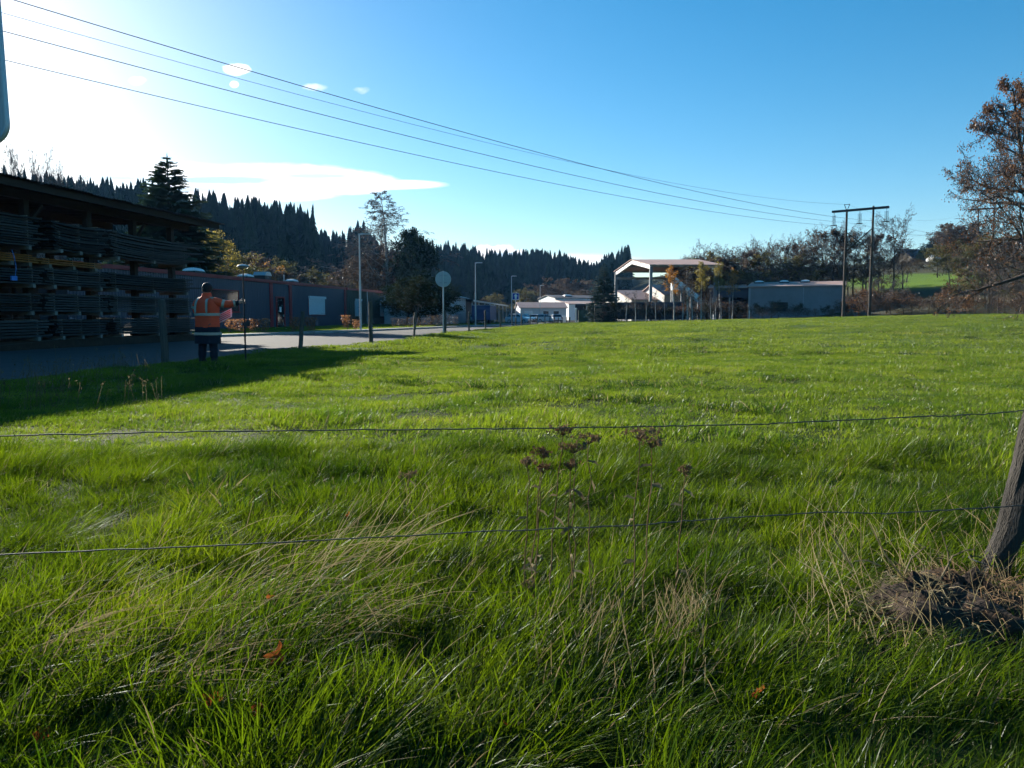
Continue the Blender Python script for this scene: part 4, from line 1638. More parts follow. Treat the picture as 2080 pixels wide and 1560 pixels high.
def middle_trees():
    # tall spruce behind the timber shed, and the one beside the steel canopy
    big = conifer_mesh(400, 20, 4.6, 46, 13, 'crown', M['conifer_near'], 5, .22, .22, .04)
    trunk = MB().tube([(0, 0, -.3), (0, 0, 10), (0, 0, 19.5)], [.28, .16, .02], 8).mesh('trunk', M['bark'])
    tree_at('spruce_tree', [('trunk', trunk), ('crown', big)], 339, 311, 72, 20.4, 'tall dark blue-green spruce rising behind the timber shed roof', 'tree', wide=1.75, seed=1)
    tree_at('spruce_tree', [('trunk', trunk), ('crown', big)], 1228, 531, 105, 20.4, 'dark green spruce standing by the log pile and the steel canopy', 'tree', wide=1.35, seed=2)
    # the tall half-bare birch
    b = tree_parts(410, 17, .19, P_BIRCH, (M['birch_bark'], M['twig_grey'], M['leaf_brown']), True)
    tree_at('birch_tree', b, 788, 385, 134, 17.0, 'tall nearly bare birch with drooping twigs behind the timber-clad workshop', 'tree', wide=2.0, seed=3)
    # dark pine and brown broadleaves round its foot
    pine = tree_parts(415, 11, .2, dict(P_BROAD, n=[18, 7, 6, 3], t0=[.12, .2, .2, .1], leaves=6, leafp=1.0, ls=.20, lsp=.3), (M['bark'], M['twig_olive'], M['pine']), True)
    tree_at('pine_tree', pine, 838, 486, 129, 11.0, 'dark bushy pine beside the tall bare birch', 'tree', seed=4, wide=.76)
    tree_at('pine_tree', pine, 862, 560, 118, 11.0, 'low dark pine behind the small bare street tree', 'tree', seed=5, wide=1.1)
    tree_at('broadleaf_tree', OLIVE[1], 745, 508, 136, 9.6, 'russet-brown broadleaf tree left of the tall bare birch', 'tree', seed=6, wide=1.25)
    tree_at('broadleaf_tree', OLIVE[1], 712, 535, 142, 9.6, 'smaller russet-brown tree behind the timber-clad workshop', 'tree', seed=7, wide=1.3)
    tree_at('broadleaf_tree', OLIVE[1], 786, 520, 138, 9.6, 'brown tree hidden behind the foot of the tall bare birch', 'tree', seed=8, wide=1.3)
    for u, v, lab in ((826, 585, 'dark evergreen bush left of the small street tree'), (852, 574, 'dark evergreen bush hiding the pale warehouse gable'), (876, 590, 'dark evergreen bush by the round road sign')):
        tree_at('evergreen_bush', pine, u, v, 92, 11.0, lab, 'shrub', seed=u, wide=2.0)
    # small round street tree behind the fence
    tree_at('street_tree', tree_parts(420, 5, .07, dict(P_BROAD, n=[16, 7, 6, 4], t0=[.32, .2, .2, .1], leaves=4, leafp=.8, ls=.075, lr=[.46, .55, .5, .5]), (M['bark'], M['twig_olive'], M['hedge_green']), True), 842, 575, 62, 5.2,
            'small round bare street tree on the verge before the brown hedge', 'tree', seed=9, wide=1.15)
    # autumn trees between the workshop roof and the forest
    for u, v, Y, k, lab, wd in ((420, 474, 84, 2, 'big yellow-leaved tree behind the end of the timber shed', 1.0), (455, 505, 92, 0, 'olive-green tree right of the big yellow one', 1.2),
                                (392, 488, 98, 0, 'olive tree behind the big yellow one', 1.2), (494, 512, 105, 1, 'brownish tree above the navy workshop roof', 1.3), (516, 530, 112, 3, 'slim orange larch-like tree above the navy workshop roof', .6),
                                (532, 538, 112, 3, 'pointed orange tree right of the slimmer one, above the navy workshop', .75), (568, 530, 120, 0, 'round olive tree behind the roof vent', 1.3), (478, 535, 98, 0, 'low olive tree behind the survey pole antenna', 1.4),
                                (600, 548, 112, 1, 'low brown tree behind the small roof flue', 1.3), (632, 548, 116, 0, 'pale olive tree behind the shuttered window wall', 1.0), (655, 558, 120, 1, 'thin brown tree above the workshop roof beside the pale olive one', 1.2),
                                (545, 552, 108, 0, 'bushy olive tree between the orange one and the roof vent', 1.5), (678, 565, 122, 0, 'low olive bushy tree near the first street lamp', 1.4), (440, 540, 90, 1, 'low russet tree in front of the olive ones', 1.3)):
        tree_at('broadleaf_tree', OLIVE[k], u, v, Y * 1.32, 9.6, lab, 'tree', seed=int(u), wide=wd, group='autumn trees behind the workshops')
    # bare tree tops far behind the shed, against the bright sky
    for u, v, w in ((18, 288, .30), (78, 305, .24), (113, 318, .2)):
        tree_at('poplar_tree', BROAD[0], u, v, 120, 12.6, 'slender bare treetop showing against the glare above the timber shed', 'tree', 'bare treetops above the shed', w, seed=u)
    for u, v in ((112, 352), (140, 356)):
        tree_at('broadleaf_tree', BROAD[1], u, v, 200, 12.6, 'bare tree on the hill crest above the timber shed roof', 'tree', 'bare trees above the shed roof', .7, seed=u)
    # trees round the far hall
    for u, v, Y, k, lab in ((1060, 588, 215, 0, 'olive tree behind the arrow sign'), (1100, 575, 225, 1, 'brown tree behind the fourth street lamp'), (1140, 562, 235, 1, 'large brown bare tree behind the tall white hall'), (1170, 568, 230, 1, 'brown bare tree behind the dark roof of the white hall'),
                            (1010, 598, 205, 0, 'dull green tree behind the navy trailer'), (1188, 585, 210, 1, 'low brown tree between the white hall and the spruce'), (975, 606, 190, 1, 'pale brown tree behind the long dark canopy')):
        tree_at('broadleaf_tree', OLIVE[k], u, v, Y, 9.6, lab, 'tree', seed=int(u), wide=1.5, group='trees behind the far halls')


middle_trees()


def right_woods():
    rng = random.Random(12)
    lab_back = 'bare grey-brown tree in the wood behind the low grey hall'
    # skyline of the bare wood, left to right
    sky = [(1392, 520, 125), (1415, 515, 128), (1440, 508, 124), (1462, 502, 122), (1486, 498, 120), (1510, 503, 122), (1535, 497, 124), (1560, 483, 122), (1585, 495, 125), (1606, 490, 120), (1630, 480, 122),
           (1652, 478, 118), (1674, 465, 116), (1694, 462, 114), (1715, 468, 112), (1738, 466, 113), (1762, 470, 112), (1790, 465, 114), (1820, 437, 108), (1838, 480, 112)]
    for k, (u, v, Y) in enumerate(sky):
        tree_at('bare_tree', BROAD[k % 3] if k % 4 != 1 else OLIVE[1], u, v + rng.uniform(-4, 4), Y, 12.6 if k % 4 != 1 else 9.6,
                'tall rounded bare tree rising behind the right pole of the power line' if u == 1820 else lab_back, 'tree', None if u == 1820 else 'bare trees behind the low hall', 1.0 if u != 1820 else .85, seed=k)
    for k in range(22):        # lower, denser layer
        u = 1395 + k * 21 + rng.uniform(-8, 8)
        tree_at('bare_tree', (OLIVE[1], BROAD[1], OLIVE[0])[k % 3], u, rng.uniform(515, 560), rng.uniform(112, 120), (9.6, 12.6, 9.6)[k % 3], 'lower brown tree in the dense wood behind the low grey hall', 'tree', 'understorey trees behind the low hall', 1.5, seed=k)
    # thicket along the field edge, right of the pylon
    for k in range(20):
        u = 1720 + k * 19 + rng.uniform(-6, 6)
        Y = float(np.interp(u, [1720, 1800, 2000, 2120], [92, 86, 76, 66])) + rng.uniform(-1, 4)
        tree_at('shrub', SHRUB[0 if k % 3 else 1], u, rng.uniform(588, 612), Y, 3.6, 'russet-brown bramble thicket along the field edge', 'shrub', 'brambles along the field edge', 1.5, seed=k)
    for k in range(16):
        u = 1905 + k * 14 + rng.uniform(-6, 6) if k > 3 else 1775 + k * 16
        Y = float(np.interp(u, [1720, 1800, 2000, 2120], [100, 96, 86, 74])) + rng.uniform(-1, 4)
        tree_at('bare_tree', (BROAD[0], OLIVE[0], BROAD[2])[k % 3], u, rng.uniform(530, 575), Y, (12.6, 9.6, 12.6)[k % 3], 'grey-green bare tree at the foot of the right-hand slope', 'tree', 'bare trees below the hillside pasture', 1.3, seed=k + 50)
    # slope to the right
    for k in range(44):
        u = 1912 + k * 4.6 + rng.uniform(-8, 8)
        Y = rng.uniform(92, 160)
        tree_at('bare_tree', (OLIVE[0], BROAD[1], OLIVE[1])[k % 3], u, rng.uniform(482, 565) - (u - 1900) * .08, Y, (9.6, 12.6, 9.6)[k % 3], 'olive-brown tree on the wooded slope below the second power line mast', 'tree', 'trees on the right-hand slope', 1.3, seed=k + 90)
    for k in range(22):
        u = 2125 + k * 22
        tree_at('bare_tree', (OLIVE[0], BROAD[1], OLIVE[1])[k % 3], u, rng.uniform(470, 560), rng.uniform(66, 120), (9.6, 12.6, 9.6)[k % 3], 'olive-brown tree beyond the big oak on the right-hand slope', 'tree', 'trees beyond the oak', 1.3, seed=k + 190)
    for k in range(9):
        u = 1835 + k * 9
        tree_at('shrub', SHRUB[1], u, 533 + rng.uniform(-5, 6), 150 + k, 3.6, 'brown hedge bush above the hillside pasture', 'shrub', 'hedge above the pasture', 1.7, seed=k)
    ev = conifer_mesh(430, 12, 4.4, 22, 11, 'crown', M['conifer_near'], 4, .05, .35, .1)
    tr = MB().tube([(0, 0, -.3), (0, 0, 10)], [.25, .05], 6).mesh('trunk', M['bark'])
    for u, v, w in ((1893, 482, 1.0), (1908, 468, 1.2), (1926, 459, 1.3), (1945, 455, 1.3), (1966, 452, 1.2), (1982, 456, 1.0), (1876, 492, .7)):
        tree_at('evergreen_tree', [('trunk', tr), ('crown', ev)], u, v, 186, 12.3, 'dense dark evergreen next to the farmhouse on the hillside', 'tree', 'evergreens on the hillside', w * 1.3, seed=u)
    for u, v in ((1935, 450), (1968, 447), (1915, 462)):
        tree_at('broadleaf_tree', OLIVE[1], u, v, 178, 9.6, 'russet tree in front of the dark hillside evergreens', 'tree', 'russet trees by the evergreens', 1.2, seed=u)
    # orange bush at the field edge
    tree_at('shrub', tree_parts(440, 3.2, .05, dict(P_SHRUB, leafp=1.0), (M['bark'], M['twig'], M['leaf_orange']), True), 1966, 606, 79, 3.6, 'bright orange bush at the field edge below the slope', 'shrub', seed=3, wide=.9)
    # pale slim trunks
    st = MB()
    slim = tree_parts(441, 7, .055, dict(P_YOUNG, leafp=0, up=[.04, .12, .05, 0]), (M['twig_grey'], M['twig_grey'], M['leaf_brown']), True)
    for u in (2008, 2016, 2022, 2032, 2040):
        tree_at('sapling', slim, u + rng.uniform(-2, 2), 555 + rng.uniform(-8, 10), 72, 7.2, 'slim pale sapling in the clump under the big oak', 'tree', 'pale saplings under the oak', .8, seed=u)
    # the great oak at the right
    oak = tree_parts(450, 15, .42, dict(P_BROAD, n=[32, 12, 10, 7], seg=[8, 6, 4, 3, 1], t0=[.16, .2, .2, .1], ang=[66, 42, 42, 40], lr=[.60, .5, .48, .5], up=[.02, .05, .05, .02, 0], leaves=1, leafp=.5, ls=.085, rmin=.016,
                                             env=lambda t: max(.12, 1.25 - 1.15 * t)), (M['bark'], M['twig'], M['leaf_rust']), True)
    tree_at('oak_tree', oak, 2140, 150, 58, 15.2, 'large spreading oak with a few rusty leaves at the field edge', 'tree', seed=4, wide=.76)
    # young birches along the far fence, most trunks white, some with yellow heads
    bare = tree_parts(460, 6.5, .095, dict(P_YOUNG, leafp=.06), (M['birch_bark'], M['twig_grey'], M['leaf_brown']), True)
    yel = tree_parts(461, 8, .105, dict(P_YOUNG, t0=[.5, .15, .1]), (M['birch_bark'], M['twig_grey'], M['leaf_yellow']), True)
    org = tree_parts(462, 8, .105, dict(P_YOUNG, t0=[.5, .15, .1]), (M['birch_bark'], M['twig_grey'], M['leaf_orange']), True)
    for u, v in ((1272, 592), (1292, 590), (1313, 596), (1333, 590), (1351, 600), (1388, 575), (1408, 570), (1445, 585), (1466, 600), (1488, 610), (1454, 600)):
        tree_at('birch_sapling', bare, u, v, float(np.interp(u, [1270, 1500], [97, 92])), 6.8, 'slim white-trunked bare young birch in the row at the far field edge', 'tree', 'bare young birches at the field edge', 1.0, seed=u)
    for u, v, p, lab, Y in ((1371, 541, org, 'young birch with orange leaves left of the conveyor top', 94), (1427, 533, yel, 'young birch with full yellow-green head in the row', 93), (1398, 545, bare, 'taller bare birch with russet twigs beside the conveyor', 94),
                            (1465, 535, yel, 'yellow-green birch behind the navy wing', 100), (1490, 545, org, 'deep orange birch behind the navy wing', 101.5),
                            (1511, 546, yel, 'small yellow-green treetop above the low hall roof', 118), (1543, 553, org, 'small orange treetop above the low hall roof', 119), (1562, 550, yel, 'pale yellow treetop right of the orange one above the hall roof', 118), (1609, 563, org, 'tiny orange treetop above the right half of the hall roof', 119)):
        tree_at('birch_sapling', p, u, v, Y, 8.4 if p is not bare else 6.8, lab, 'tree', seed=u, wide=.95)
    # dark undergrowth beneath the birch row and at the foot of the low hall
    for k in range(34):
        u = 1222 + k * 15 + rng.uniform(-6, 6)
        Y = float(np.interp(u, [1200, 1270, 1500, 1720], [108, 100.5, 95, 92])) + rng.uniform(-.6, 1.2)
        tree_at('shrub', SHRUB[(2, 1, 0)[k % 3]], u, rng.uniform(615, 632), Y, 3.6, 'dark tangled shrub below the young birches', 'shrub', 'undergrowth at the far field edge', 1.5, seed=k)


right_woods()


# ------------------------------------------------------------------ hedges by the road
def hedge(u0, u1, v0, v1, Y, label, taper=.75, leafm='leaf_beech', seed=0, dens=420, depth=.8, group='clipped beech hedges before the workshop'):
    a, b = at(u0, v1, Y), at(u1, v1, Y)
    z = gz(a.x, a.y)
    top = hz(v0, Y)
    h = top - z
    L = (b - a).length
    o = thing('hedge', label, 'hedge', (a.x, a.y, z), 0, group)
    rng = random.Random(seed)
    lf = MB()
    n = int(dens * L * h)
    for _ in range(n):
        t = rng.random()
        zz = h * (.16 + .84 * rng.random() ** .8)
        k = 1 - (1 - taper) * (1 - zz / h)
        x = L / 2 + (t - .5) * L * k
        y = rng.uniform(-.5, .5) * depth * k
        add_leaf(lf, Vector((x, y + depth / 2, zz + rng.gauss(0, .02))), .055 * rng.uniform(.7, 1.3), rng)
    lf.build('foliage', M[leafm], o)
    tw = MB()
    for i in range(max(3, int(L * 6))):
        x = L * (.5 + (rng.random() - .5) * .55)
        tw.tube([(x, depth / 2 + rng.uniform(-.15, .15), -.05), (x + rng.uniform(-.25, .25), depth / 2 + rng.uniform(-.3, .3), h * .9)], [.016, .006], 4, False)
    tw.build('stems', M['twig'], o)
    return o


hedge(452, 494, 648, 671, 47, 'brown clipped beech hedge left of the survey pole', .85, seed=1)
hedge(497, 545, 647, 672, 47, 'brown clipped beech hedge running up to the red workshop entrance', .8, seed=2)
hedge(582, 612, 644, 672, 47.5, 'flared brown hedge bush right of the red entrance', .45, seed=3)
hedge(616, 640, 644, 672, 48, 'flared brown hedge bush below the white shutter', .5, seed=4)
hedge(690, 710, 640, 668, 54, 'vase-shaped brown hedge bush left of the first street lamp', .4, seed=5)
hedge(713, 729, 650, 668, 54.5, 'small round brown hedge bush at the first street lamp', .5, seed=6)
hedge(792, 868, 645, 671, 69, 'long dark brown hedge by the road below the street tree', .95, 'leaf_brown', 7, 200, 1.2)
hedge(866, 930, 640, 668, 76, 'dark reddish hedge beyond the round sign', .95, 'leaf_brown', 8, 200, 1.2)


# ------------------------------------------------------------------ street furniture
def street_lamp(u, v_top, v_base, label, H=7.0, arm=.55, Y=None):
    Y = Y or F * H / (v_base - v_top)
    p = at(u, v_base, Y)
    z = gz(p.x, p.y)
    top = hz(v_top, Y) - z
    o = thing('street_lamp', label, 'street lamp', (p.x, p.y, z), 0, 'street lamps along the road')
    MB().tube([(0, 0, -.2), (0, 0, 3.6), (0, 0, 3.62), (0, 0, top)], [.085, .075, .058, .045], 10).build('pole', M['galva'], o)
    MB().box(-.05, arm * .3, -.05, .05, top - .05, top + .05).build('arm', M['galva'], o)
    MB().prism([(arm * .2, top - .03), (arm * .2 + .65, top - .01), (arm * .2 + .65, top + .05), (arm * .2, top + .09)], 'y', -.13, .13).build('lamp_head', M['galva'], o)
    MB().box(.06, .085, -.05, .05, .55, 1.1).build('door', M['steel_grey'], o)


street_lamp(733, 476, 672, 'tall grey street lamp by the timber-clad workshop')
street_lamp(966, 534, 663, 'grey street lamp before the pale grey warehouse')
street_lamp(1039, 561, 657, 'grey street lamp next to the blue arrow sign')
street_lamp(1097, 580, 650, 'grey street lamp in front of the tall white hall', Y=150)
street_lamp(997, 598, 640, 'distant small street lamp behind the long dark canopy', Y=215)


def round_sign():
    Y = 45.0
    c = at(900, 567, Y)
    z = gz(c.x, c.y)
    h = c.z - z
    o = thing('road_sign', 'round grey back of a road sign on a thin pole by the fence', 'road sign', (c.x, c.y, z), 0)
    MB().tube([(0, 0, -.2), (0, 0, h + .47)], .045, 10).build('pole', M['galva'], o)
    d = MB()
    k = 32
    d.v = [(.445 * math.cos(6.28319 * j / k), yy, h + .445 * math.sin(6.28319 * j / k)) for yy in (.06, .075) for j in range(k)]
    d.f = [tuple(range(k)), tuple(reversed(range(k, 2 * k)))] + [(j, k + j, k + (j + 1) % k, (j + 1) % k) for j in range(k)]
    disc = d.build('disc', M['sign_back'], o)
    rim = MB()
    rim.tube([(.445 * math.cos(6.28319 * j / k), .065, h + .445 * math.sin(6.28319 * j / k)) for j in range(k + 1)], .014, 6, False)
    rim.build('rim', M['galva'], disc)
    for dz in (-.2, .2):
        MB().box(-.22, .22, .046, .059, h + dz - .025, h + dz + .025).build('bracket', M['steel_grey'], disc)


round_sign()


def arrow_sign():
    Y = 96.0
    c = at(1047.5, 602, Y)
    z = gz(c.x, c.y)
    h = c.z - z
    s = .43
    o = thing('road_sign', 'square blue road sign with white upward arrow by the road', 'road sign', (c.x, c.y, z), 0)
    MB().tube([(0, .05, -.2), (0, .05, h + s)], .04, 8).build('pole', M['galva'], o)
    p = MB().box(-s, s, -.012, .0, h - s, h + s).build('panel', M['sign_white'], o)
    MB().box(-s * .88, s * .88, -.017, -.0125, h - s * .88, h + s * .88).build('blue_field', M['sign_blue'], p)
    MB().prism([(-.11, h - .30), (.11, h - .30), (.11, h + .02), (.25, h + .02), (0, h + .31), (-.25, h + .02), (-.11, h + .02)], 'y', -.022, -.0175).build('arrow', M['sign_white'], p)


arrow_sign()


def near_sign():
    """rounded panel edge that just enters the frame at the top left"""
    Y = 4.0
    e = at(8, 265, Y)
    z = gz(e.x - .4, Y)
    b = at(0, 292, Y).z - z
    w, hh, r = .90, 1.15, .11
    o = thing('road_sign', 'grey-blue back of a rounded road sign panel high above the near grass', 'road sign', (e.x - w / 2, Y, z), math.radians(6))
    poly = []
    for cx, cz, a0 in ((w / 2 - r, b + r, -90), (w / 2 - r - .02, b + hh - r, 0), (-w / 2 + r, b + hh - r, 90), (-w / 2 + r, b + r, 180)):
        for i in range(9):
            a = math.radians(a0 + 90 * i / 8)
            poly.append((cx + r * math.cos(a), cz + r * math.sin(a)))
    p = MB().prism(poly, 'y', -.01, .012).build('panel', M['sign_back'], o)
    rim = MB()
    rim.tube([(q[0], -.02, q[1]) for q in poly + poly[:1]], .012, 6, False)
    rim.build('rim', M['galva'], p)
    MB().tube([(-.15, .05, -.3), (-.15, .05, b + hh)], .035, 10).build('pole', M['galva'], o)
    for dz in (.25, .9):
        MB().box(-.38, .38, .0125, .03, b + dz - .02, b + dz + .02).build('bracket', M['steel_grey'], p)


near_sign()


# ------------------------------------------------------------------ fences
def post_mesh(h, r, seed, lean=(0, 0), m='old_wood', name='post'):
    rng = random.Random(seed)
    mb = MB()
    n, k = 9, 10
    ph = [rng.uniform(.85, 1.12) for _ in range(k)]
    for i in range(n):
        t = i / (n - 1)
        c = Vector((lean[0] * t * h + rng.gauss(0, .006), lean[1] * t * h + rng.gauss(0, .006), -.3 + (h + .3) * t))
        for j in range(k):
            a = 6.28319 * j / k
            rr = r * ph[j] * (1.05 - .12 * t) * rng.uniform(.97, 1.03)
            top = rng.uniform(-.03, .02) if i == n - 1 else 0
            mb.v.append((c.x + rr * math.cos(a), c.y + rr * math.sin(a), c.z + top))
    for i in range(n - 1):
        for j in range(k):
            a, b = i * k + j, i * k + (j + 1) % k
            mb.f.append((a, b, b + k, a + k))
    mb.f.append(tuple((n - 1) * k + j for j in range(k)))
    return mb.mesh(name, M[m])


def roadside_fence():
    specs = [(337, 740, 608, 328, .075, 'thick weathered grey fence post left of the surveyor'), (608, 713, 632, 615, .065, 'leaning grey fence post between the hedge bushes and the road'),
             (754, 698, 612, 752, .075, 'square-topped pale-edged fence post before the timber-clad workshop'), (840, 690, 634, 843, .06, 'thin fence post below the round street tree'),
             (905, 680, 632, 904, .07, 'short fence post at the foot of the round sign')]
    rest = [(952, 676, 632), (987, 670, 629), (1016, 668, 633)]
    crop = [(928, 965, 790), (972, 945, 850), (1035, 940, 790), (1137, 935, 800), (1223, 935, 810), (1312, 935, 820), (1367, 925, 835), (1422, 925, 835), (1468, 915, 840), (1518, 915, 840), (1563, 910, 850), (1595, 910, 855), (1645, 905, 858), (1680, 900, 862), (1705, 898, 865), (1722, 895, 865)]
    rest += [(880 + x / 5.78, 500 + b / 5.78, 500 + t / 5.78) for x, b, t in crop]
    tops = []
    for i, (u, vb, vt, ut, r, lab) in enumerate(specs):
        Y = float(np.interp(u, [337, 608, 754, 840, 905], [16.9, 23.6, 30, 36, 45]))
        p = at(u, vb, Y)
        z = gz(p.x, p.y)
        h = hz(vt, Y) - z
        lx = (at(ut, vt, Y).x - p.x) / h
        mesh_obj('fence_post', post_mesh(h, r, i, (lx, 0)), None, (p.x, p.y, z))
        tag(bpy.context.scene.objects[-1] if False else COL.objects[-1], lab, 'fence post', 'posts of the roadside fence')
        tops.append(Vector((p.x + lx * h, p.y - r, z + h - .12)))
    Y = 49.0
    for i, (u, vb, vt) in enumerate(rest):
        # step along the fence line: find the distance where the line crosses this column
        ys = np.linspace(45, 138, 600)
        us = 1040 + F * (fence_x(ys) + .12) / ys
        Y = float(np.interp(u, us, ys))
        x = float(fence_x(Y)) + .12
        z = gz(x, Y)
        h = max(.85, hz(vt, Y) - z)
        h = min(h, 1.45)
        o = mesh_obj('fence_post', post_mesh(h, .055 + .012 * (i % 3), 20 + i, (random.Random(i).uniform(-.05, .05), 0)), None, (x, Y, z))
        tag(o, 'plain wooden post in the receding part of the roadside fence', 'fence post', 'posts of the receding roadside fence')
        tops.append(Vector((x, Y - .06, z + h - .12)))
    start = Vector((-8.3, 9.0, 1.0))
    for dz, lab in ((0, 'upper thin barbed wire along the roadside fence posts'), (-.42, 'lower thin wire along the roadside fence posts')):
        pts = []
        tt = [start] + tops
        for a, b in zip(tt[:-1], tt[1:]):
            for k in range(6):
                t = k / 6
                q = a.lerp(b, t)
                q.z += dz - .10 * 4 * t * (1 - t) * min(1, (b - a).length / 8)
                pts.append(q)
        pts.append(tt[-1] + Vector((0, 0, dz)))
        o = MB().tube(pts, .0028, 4, False).build('fence_wire', M['wire'])
        tag(o, lab, 'wire')
    o = post_mesh(1.1, .06, 77)
    tag(mesh_obj('fence_post', o, None, (-8.3, 9.0, gz(-8.3, 9.0))), 'roadside fence post in the shade before the timber shed', 'fence post', 'posts of the roadside fence')


roadside_fence()


def near_fence():
    z = gz(1.8, 3.0)
    # leaning post at the right: follow its two photo points
    b, t = at(1985, 1205, 3.0), at(2122, 800, 3.12)
    o = thing('fence_post', 'thick leaning weathered post of the near wire fence over uprooted turf', 'fence post', (b.x, b.y, b.z), 0)
    L = t - b
    me = post_mesh(L.z, .055, 90, (L.x / L.z, L.y / L.z), 'dark_post')
    mesh_obj('shaft', me, o)
    mb = MB()
    w = b.lerp(t, .155) - b
    k = 14
    mb.tube([(w.x + .067 * math.cos(6.283 * j / k), w.y + .067 * math.sin(6.283 * j / k), w.z - .012 * math.cos(6.283 * j / k)) for j in range(k + 1)], .0028, 5, False)
    mb.build('wire_loop', M['wire'], o)
    rng = random.Random(4)

    def strand(pts, label):
        P = []
        for a, c in zip(pts[:-1], pts[1:]):
            for i in range(12):
                q = a.lerp(c, i / 12)
                q.z += rng.gauss(0, .0012)
                P.append(q)
        P.append(pts[-1])
        tag(MB().tube(P, .0024, 6, False).build('fence_wire', M['wire']), label, 'wire')
    f = lambda u, v: at(u, v, 2.41 + (3.0 - 2.41) * (u / 2020))
    strand([at(-900, 905, 2.15), f(0, 886), f(400, 876), f(900, 872), f(1300, 867), f(1560, 861), f(1840, 848), f(2000, 841), at(2092, 833, 3.02), at(2900, 800, 3.3)], 'upper smooth wire of the near fence')
    strand([at(-900, 1165, 2.15), f(0, 1127), f(500, 1106), f(860, 1086), f(1300, 1066), f(1480, 1052), f(1680, 1040), f(1800, 1043), f(2012, 1031), at(2060, 1028, 2.99), at(2900, 1000, 3.3)], 'lower smooth wire of the near fence')
    for x, y in ((at(-900, 905, 2.15).x, 2.15), (at(2900, 800, 3.3).x, 3.3)):
        tag(mesh_obj('fence_post', post_mesh(1.05, .055, int(x * 10) % 50 + 60), None, (x, y, gz(x, y))), 'upright post of the near wire fence beyond the leaning one', 'fence post', 'upright posts of the near fence')


near_fence()


# ------------------------------------------------------------------ power line
PY0 = at(1747, 425, 82.0)
LINE = math.radians(41)
ldir = Vector((-math.sin(LINE), -math.cos(LINE), 0))
larm = Vector((math.cos(LINE), -math.sin(LINE), 0))
AH = 2.62


def pylon(loc, zt, label):
    zg = gz(loc.x, loc.y)
    o = thing('power_pylon', label, 'power pylon', (loc.x, loc.y, zg), math.atan2(larm.y, larm.x))
    h = zt - zg
    for x in (-1.32, 1.32):
        MB().tube([(x, 0, -.5), (x, 0, h * .5), (x, 0, h + (.22 if x > 0 else .12))], [.16, .13, .10], 10).build('pole', M['pole_wood'], o)
    MB().box(-AH - .2, AH + .2, -.16, -.10, h - .14, h + .08).box(-AH - .2, AH + .2, .10, .16, h - .14, h + .08).build('crossarm', M['dark_metal'], o)
    MB().bar((-1.3, .12, h - 2.3), (1.3, .12, h - 4.4), .09).build('brace', M['pole_wood'], o)
    MB().bar((-1.3, -.12, h - 4.4), (1.3, -.12, h - 2.1), .09).build('brace', M['pole_wood'], o)
    c = MB()
    for s in (-1, 1):
        c.bar((-1.32 + s * .08, 0, h + .1), (-1.32 + s * .27, 0, h + .62), .05)
    c.bar((-1.62, 0, h + .62), (-1.02, 0, h + .62), .05)
    c.build('earth_peak', M['dark_metal'], o)
    for x in (-AH, 0, AH):
        s = MB().tube([(x, 0, h - .14), (x, 0, h - .42)], .025, 6).build('insulator', M['dark_metal'], o)
        d = MB()
        z = h - .45
        for i in range(9):
            d.lathe([(.03, z), (.13, z - .03), (.13, z - .05), (.03, z - .07)], 10, (x, 0))
            z -= .115
        tag(d.build('discs', M['ceramic'], s), kind='stuff')
        cl = MB()
        for sg in (-1, 1):
            cl.bar((x + sg * .17, 0, h - .4), (x + sg * .17, 0, z + .1), .02)
        cl.box(x - .30, x + .30, -.07, .07, z - .02, z + .06)
        cl.build('clamp', M['dark_metal'], s)
    return zg


ztop = PY0.z
pylon(Vector((PY0.x, PY0.y, 0)), ztop, 'wooden twin-pole power pylon with hanging insulators at the field edge')
P2 = at(2004, 425, 152.0)
z2 = at(2004, 424, 152.0).z
pylon(Vector((P2.x, P2.y, 0)), z2, 'distant twin-pole power mast on the wooded hillside')


def lines():
    co = {'right phase': (AH, ztop - 1.50, -.0738, .00072), 'earth': (-1.32, ztop + .62, -.0976, .00083), 'middle phase': (0, ztop - 1.50, -.0664, .00062), 'left phase': (-AH, ztop - 1.50, -.0640, .00058)}
    for k, (off, z0, b, a) in co.items():
        base = Vector((PY0.x, PY0.y, 0)) + larm * off
        pts = []
        for i in range(61):
            s = 130 * i / 60
            pts.append(base + ldir * s + Vector((0, 0, z0 + b * s + a * s * s)))
        e = Vector((P2.x, P2.y, 0)) + larm * off
        ez = z2 + (z0 - ztop)
        back = []
        for i in range(1, 25):
            t = i / 24
            q = base.lerp(e, t)
            q.z = z0 + (ez - z0) * t - 2.2 * 4 * t * (1 - t)
            back.append(q)
        o = MB().tube(list(reversed(pts)) + back, .0125 if k != 'earth' else .008, 4, False).build('power_cable', M['cable'])
        tag(o, {'right phase': 'power cable hanging from the right insulator of the wooden pylon', 'earth': 'thin earth wire running to the peak of the wooden pylon', 'middle phase': 'power cable hanging from the middle insulator of the wooden pylon', 'left phase': 'power cable hanging from the left insulator of the wooden pylon'}[k], 'power cable', 'overhead power cables')


lines()


